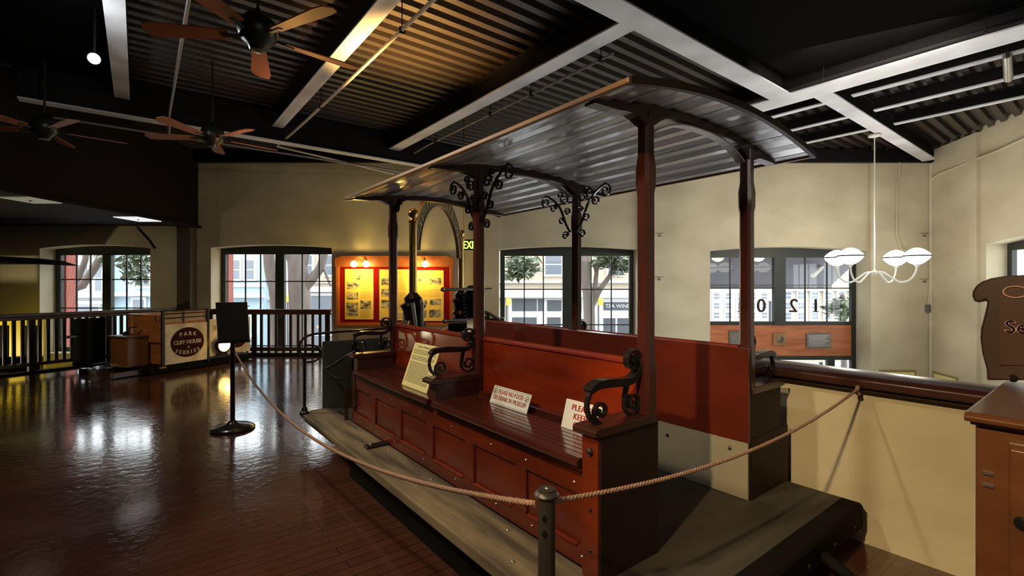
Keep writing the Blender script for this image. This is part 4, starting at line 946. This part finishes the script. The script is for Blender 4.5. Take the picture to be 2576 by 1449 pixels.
for px, lab in ((1279, 'yellow banner on the shop front at the left edge of the third window'), (1511, 'yellow banner on the shop front right of the tree in the third window')):
    t = thing('banner', lab, 'banner', W(xr(px, 22), 22, GZ)); q = MB(MW); q.box(xr(px - 6, 22), xr(px + 6, 22), 22, 22.03, xz(768, 22), xz(750, 22)); q.build('flag', YFLAG, t); q = MB(MW); q.tube([(xr(px - 5, 22), 22.05, GZ), (xr(px - 5, 22), 22.05, xz(750, 22))], .04, 8); q.build('flagpole', DKGL, t)
t = thing('banner', 'small yellow street sign by the thick trunk in the second window', 'sign', W(xr(722, 22), 22, GZ)); q = MB(MW); q.box(xr(717, 22), xr(728, 22), 22, 22.03, xz(760, 22), xz(743, 22)); q.build('flag', YFLAG, t); q = MB(MW); q.tube([(xr(722, 22), 22.05, GZ), (xr(722, 22), 22.05, xz(745, 22))], .04, 8); q.build('flagpole', DKGL, t)
wn = []
for r in range(5):
    for k in range(3): wn.append((xr(1795 + r * 30, 30), xr(1808 + r * 30, 30), xz(752 + k * 24, 30), xz(738 + k * 24, 30), GREYGL))
house('white building across the street, seen through the left half of the numbered window', xr(1740, 30), xr(1955, 30), 30, 6.5, TRIMH, wn)
house('cream apartment block across the street, seen through right half of numbered window', xr(1955, 30), xr(2330, 30), 30.5, 6.5, CREAMH, [(xr(1985 + 34 * k, 30), xr(2000 + 34 * k, 30), xz(752 + 26 * j, 30), xz(736 + 26 * j, 30), GREYGL) for k in range(5) for j in range(3)], [(xz(732, 30), xz(728, 30), .3)])
# brick pier of the building just outside
q = MB(MW); q.box(-12.2, -10.86, 11.74, 12.0, GZ, 5); q.box(-7.6, -6.91, 11.74, 11.95, GZ, 5)
struct(q.build('wall_outer_brick', BRICK))
def tree(label, trunks, crowns, rad):
    t = thing('street_tree', label, 'tree', W(trunks[0][0][0], trunks[0][0][1], GZ), 'street trees outside the windows')
    for k, (pts, rs) in enumerate(zip(trunks, rad)):
        q = MB(MW); P = smoothpts(pts, 5); q.tube(P, [rs[0] + (rs[1] - rs[0]) * i / (len(P) - 1) for i in range(len(P))], 12); q.build('trunk' if k == 0 else 'branch', BARK, t, smooth=60)
    if crowns:
        q = MB(MW); random.seed(len(label))
        for (cx, cy, cz, R, n) in crowns:
            for _ in range(n):
                v = Vector((random.gauss(0, 1), random.gauss(0, 1), random.gauss(0, 1))); v = v.normalized() * R * random.random() ** .4
                p = Vector((cx, cy, cz)) + Vector((v.x, v.y, v.z * .7)); a = random.random() * 6.3; L = .16 + random.random() * .1; b = random.uniform(-.9, .3)
                u = Vector((cos(a) * cos(b), sin(a) * cos(b), sin(b))) * L; w = Vector((-sin(a), cos(a), .3)) * L * .28
                q.add([p - u * .5, p + w, p + u, p - w], [(0, 1, 2, 3)])
        q.build('foliage', LEAF, t)
d = 15
tree('slim grey tree trunk left of the mullion in the second window', [[(xr(700, d), d, GZ), (xr(696, d), d, xz(780, d)), (xr(684, d), d, xz(700, d)), (xr(676, d), d, xz(640, d)), (xr(668, d), d, 5)]], [], [(.2, .15)])
tree('thick forked tree trunk right of the mullion in the second window', [[(xr(755, d), d, GZ), (xr(756, d), d, xz(800, d)), (xr(752, d), d, xz(720, d)), (xr(748, d), d, xz(660, d)), (xr(738, d), d, xz(620, d)), (xr(725, d), d, 5)], [(xr(760, d), d, xz(730, d)), (xr(790, d), d, xz(695, d)), (xr(812, d), d, xz(655, d)), (xr(835, d), d, 4)], [(xr(752, d), d, xz(690, d)), (xr(768, d), d, xz(640, d)), (xr(775, d), d, 4)], [(xr(808, d), d, xz(660, d)), (xr(832, d), d, xz(720, d))]], [], [(.36, .24), (.17, .1), (.16, .1), (.05, .03)])
tree('leaning tree trunks with sparse leaves in the first window', [[(xr(160, d), d, GZ), (xr(178, d), d, xz(750, d)), (xr(205, d), d, xz(720, d)), (xr(240, d), d, xz(670, d)), (xr(262, d), d, xz(625, d))], [(xr(196, d), d, xz(725, d)), (xr(200, d), d, xz(690, d)), (xr(217, d), d, xz(640, d)), (xr(222, d), d, 4)]], [(xr(320, d), d, xz(640, d), .8, 200), (xr(345, d), d, xz(690, d), .5, 100), (xr(365, d), d, xz(650, d), .6, 130)], [(.14, .10), (.10, .07)])
tree('street tree with fine leaves before the shop fronts in the third window', [[(xr(1487, d), d, GZ), (xr(1482, d), d, xz(780, d)), (xr(1474, d), d, xz(700, d)), (xr(1466, d), d, 4)], [(xr(1488, d), d, xz(770, d)), (xr(1508, d), d, xz(730, d)), (xr(1536, d), d, xz(690, d)), (xr(1552, d), d, xz(640, d))], [(xr(1495, d), d, xz(755, d)), (xr(1500, d), d, xz(690, d)), (xr(1508, d), d, xz(640, d))]], [(xr(1318, d), d, xz(665, d), .62, 260), (xr(1562, d), d, xz(660, d), .6, 230), (xr(1520, d), d, xz(650, d), .5, 160), (xr(1290, d), d, xz(690, d), .3, 60)], [(.2, .14), (.11, .05), (.09, .04)])
tree('leafy tree at the right edge of the numbered window', [[(xr(2125, d), d, GZ), (xr(2122, d), d, xz(790, d)), (xr(2118, d), d, xz(740, d))]], [(xr(2112, d), d, xz(775, d), .5, 260)], [(.1, .05)])
# sloped corrugated sheet standing in for the deck ceiling reflected in the pane
REFSHEET = thing('reflection_sheet', 'grey corrugated sheet standing in for the ceiling reflected in the numbered window', 'reflection_sheet', W(6.5, 12.2, 2.6))
q = MB(MW); n = 34; pr = [(12.0 + 1.9 * i / n, 2.75 - 1.17 * i / n + (.03 if i % 2 else 0)) for i in range(n + 1)]
q.ribbon(pr, 4.2, 9.2, .01, lambda u, v, w: (w, u, v)); q.build('sheet', CORR, REFSHEET)
q = MB(MW); q.box(4.2, 9.2, 13.86, 13.92, 1.50, 1.6); q.build('reflection_edge_bar', CORR, REFSHEET)
q = MB(MW); q.tube([(7.75, 12.4, 1.85), (8.7, 13.4, 2.2)], .06, 6); q.build('reflection_strut', WHITE, REFSHEET)
q = MB(MW); q.ball((xr(1940, 20), 20, xz(748, 20)), .16, 12); sg = thing('signal_lamp', 'small red traffic light glow above the zero in the numbered window', 'traffic light', W(xr(1940, 20), 20, GZ)); q.build('lens', REDL, sg); q = MB(MW); q.tube([(xr(1944, 20), 20.2, GZ), (xr(1944, 20), 20.2, xz(745, 20))], .06, 8); q.build('signal_pole', DKGL, sg)

# ================================================================ light
w = bpy.data.worlds.new('overcast sky'); S.world = w; w.use_nodes = True
bg = w.node_tree.nodes['Background']; bg.inputs['Color'].default_value = (.93, .97, 1, 1); bg.inputs['Strength'].default_value = 6.0
def light(kind, name, loc, energy, col=(1, 1, 1), size=.1, target=None, spot=None, blend=.5, portal=None):
    l = bpy.data.lights.new(name, kind); o = bpy.data.objects.new(name, l); COL.objects.link(o); o.location = loc
    l.energy = energy; l.color = col
    if kind == 'AREA': l.size = size
    else: l.shadow_soft_size = size
    if target is not None:
        o.rotation_euler = (Vector(target) - Vector(loc)).to_track_quat('-Z', 'Y').to_euler()
    if spot: l.spot_size = radians(spot); l.spot_blend = blend
    return o
for (a, b, zb, zt, _r) in OP:
    l = light('AREA', 'window portal', W((a + b) / 2, DB + .05, (max(zb, -1) + zt) / 2), 1, target=W((a + b) / 2, 0, (max(zb, -1) + zt) / 2))
    l.data.shape = 'RECTANGLE'; l.data.size = b - a; l.data.size_y = zt - max(zb, -1) + .2; l.data.cycles.is_portal = True
WARM = (1, .80, .52); AMB = (1, .62, .22)
for dx in (-.6, .6): light('POINT', 'chandelier light', W(cr + dx, cdp, 2.5), 45, (1, .93, .8), .2)
for cx in (915, 1060):
    r, z = rz(cx, 690, D); light('POINT', 'display lamp light', W(r, D - .42, z), 34, (1, .70, .17), .06)
light('SPOT', 'spot lamp light', (-.38, 6.5, 3.9), 160, (.93, 1, .97), .05, target=(.5, 3.0, 0), spot=95)
light('SPOT', 'car spot', (-1.2, 2.4, 4.3), 420, WARM, .1, target=(1.9, 2.7, .6), spot=60, blend=.7)
light('SPOT', 'knee wall spot', (-3.6, -.05, 4.4), 1500, (1, .73, .38), .08, target=(3.5, .75, .5), spot=26, blend=.6)
light('SPOT', 'floor spot', (-1.6, .6, 4.3), 170, WARM, .12, target=(.0, 1.9, 0), spot=75, blend=.9)
light('SPOT', 'fan uplight', (2.6, 5.5, 3.0), 1700, (1, .54, .15), .06, target=(2.75, 5.55, 4.8), spot=86, blend=.9)
light('POINT', 'streetcar bay lamp', W(-11.3, 9.1, .1), 90, (1, .85, .5), .1)
light('POINT', 'lamp spill', (-.45, 6.3, 3.9), 22, (.92, .97, 1), .05)
light('POINT', 'fan glow', (1.35, 5.05, 3.2), 14, (1, .5, .12), .05)
light('POINT', 'far fan glow', (1.3, 7.4, 3.2), 8, (1, .5, .2), .05)
l = light('AREA', 'lower hall bounce fill', W(5.2, 7.4, -2.3), 230, (.97, .98, 1), 3.0, target=W(4.2, 6.6, 4.5))  # unseen fill added below to brighten roof underside, flanges and wall
light('SPOT', 'far car spot', (-3.2, 7.2, 4.2), 330, (1, .75, .42), .08, target=W(-6.0, 9.2, .5), spot=34, blend=.7)
light('POINT', 'headlamp light', ME @ Vector((2.45, -2.55, .42)), 2.5, (1, .6, .15), .06)
light('AREA', 'rear fill', W(3.0, -3.5, 4.3), 70, (1, .92, .8), 3.0, target=W(3, 3, .8))  # unseen area fill added behind the camera to lift the room
light('AREA', 'right hall fill', W(4.2, 5.6, 4.2), 85, (1, .95, .84), 1.4, target=W(7.5, 11, 1.6))  # unseen area fill added overhead to brighten the right of the back wall

v = S.view_settings
S.display_settings.display_device = 'sRGB'
v.view_transform = 'Standard'; v.look = 'None'; v.exposure = 0; v.gamma = 1; v.use_curve_mapping = False
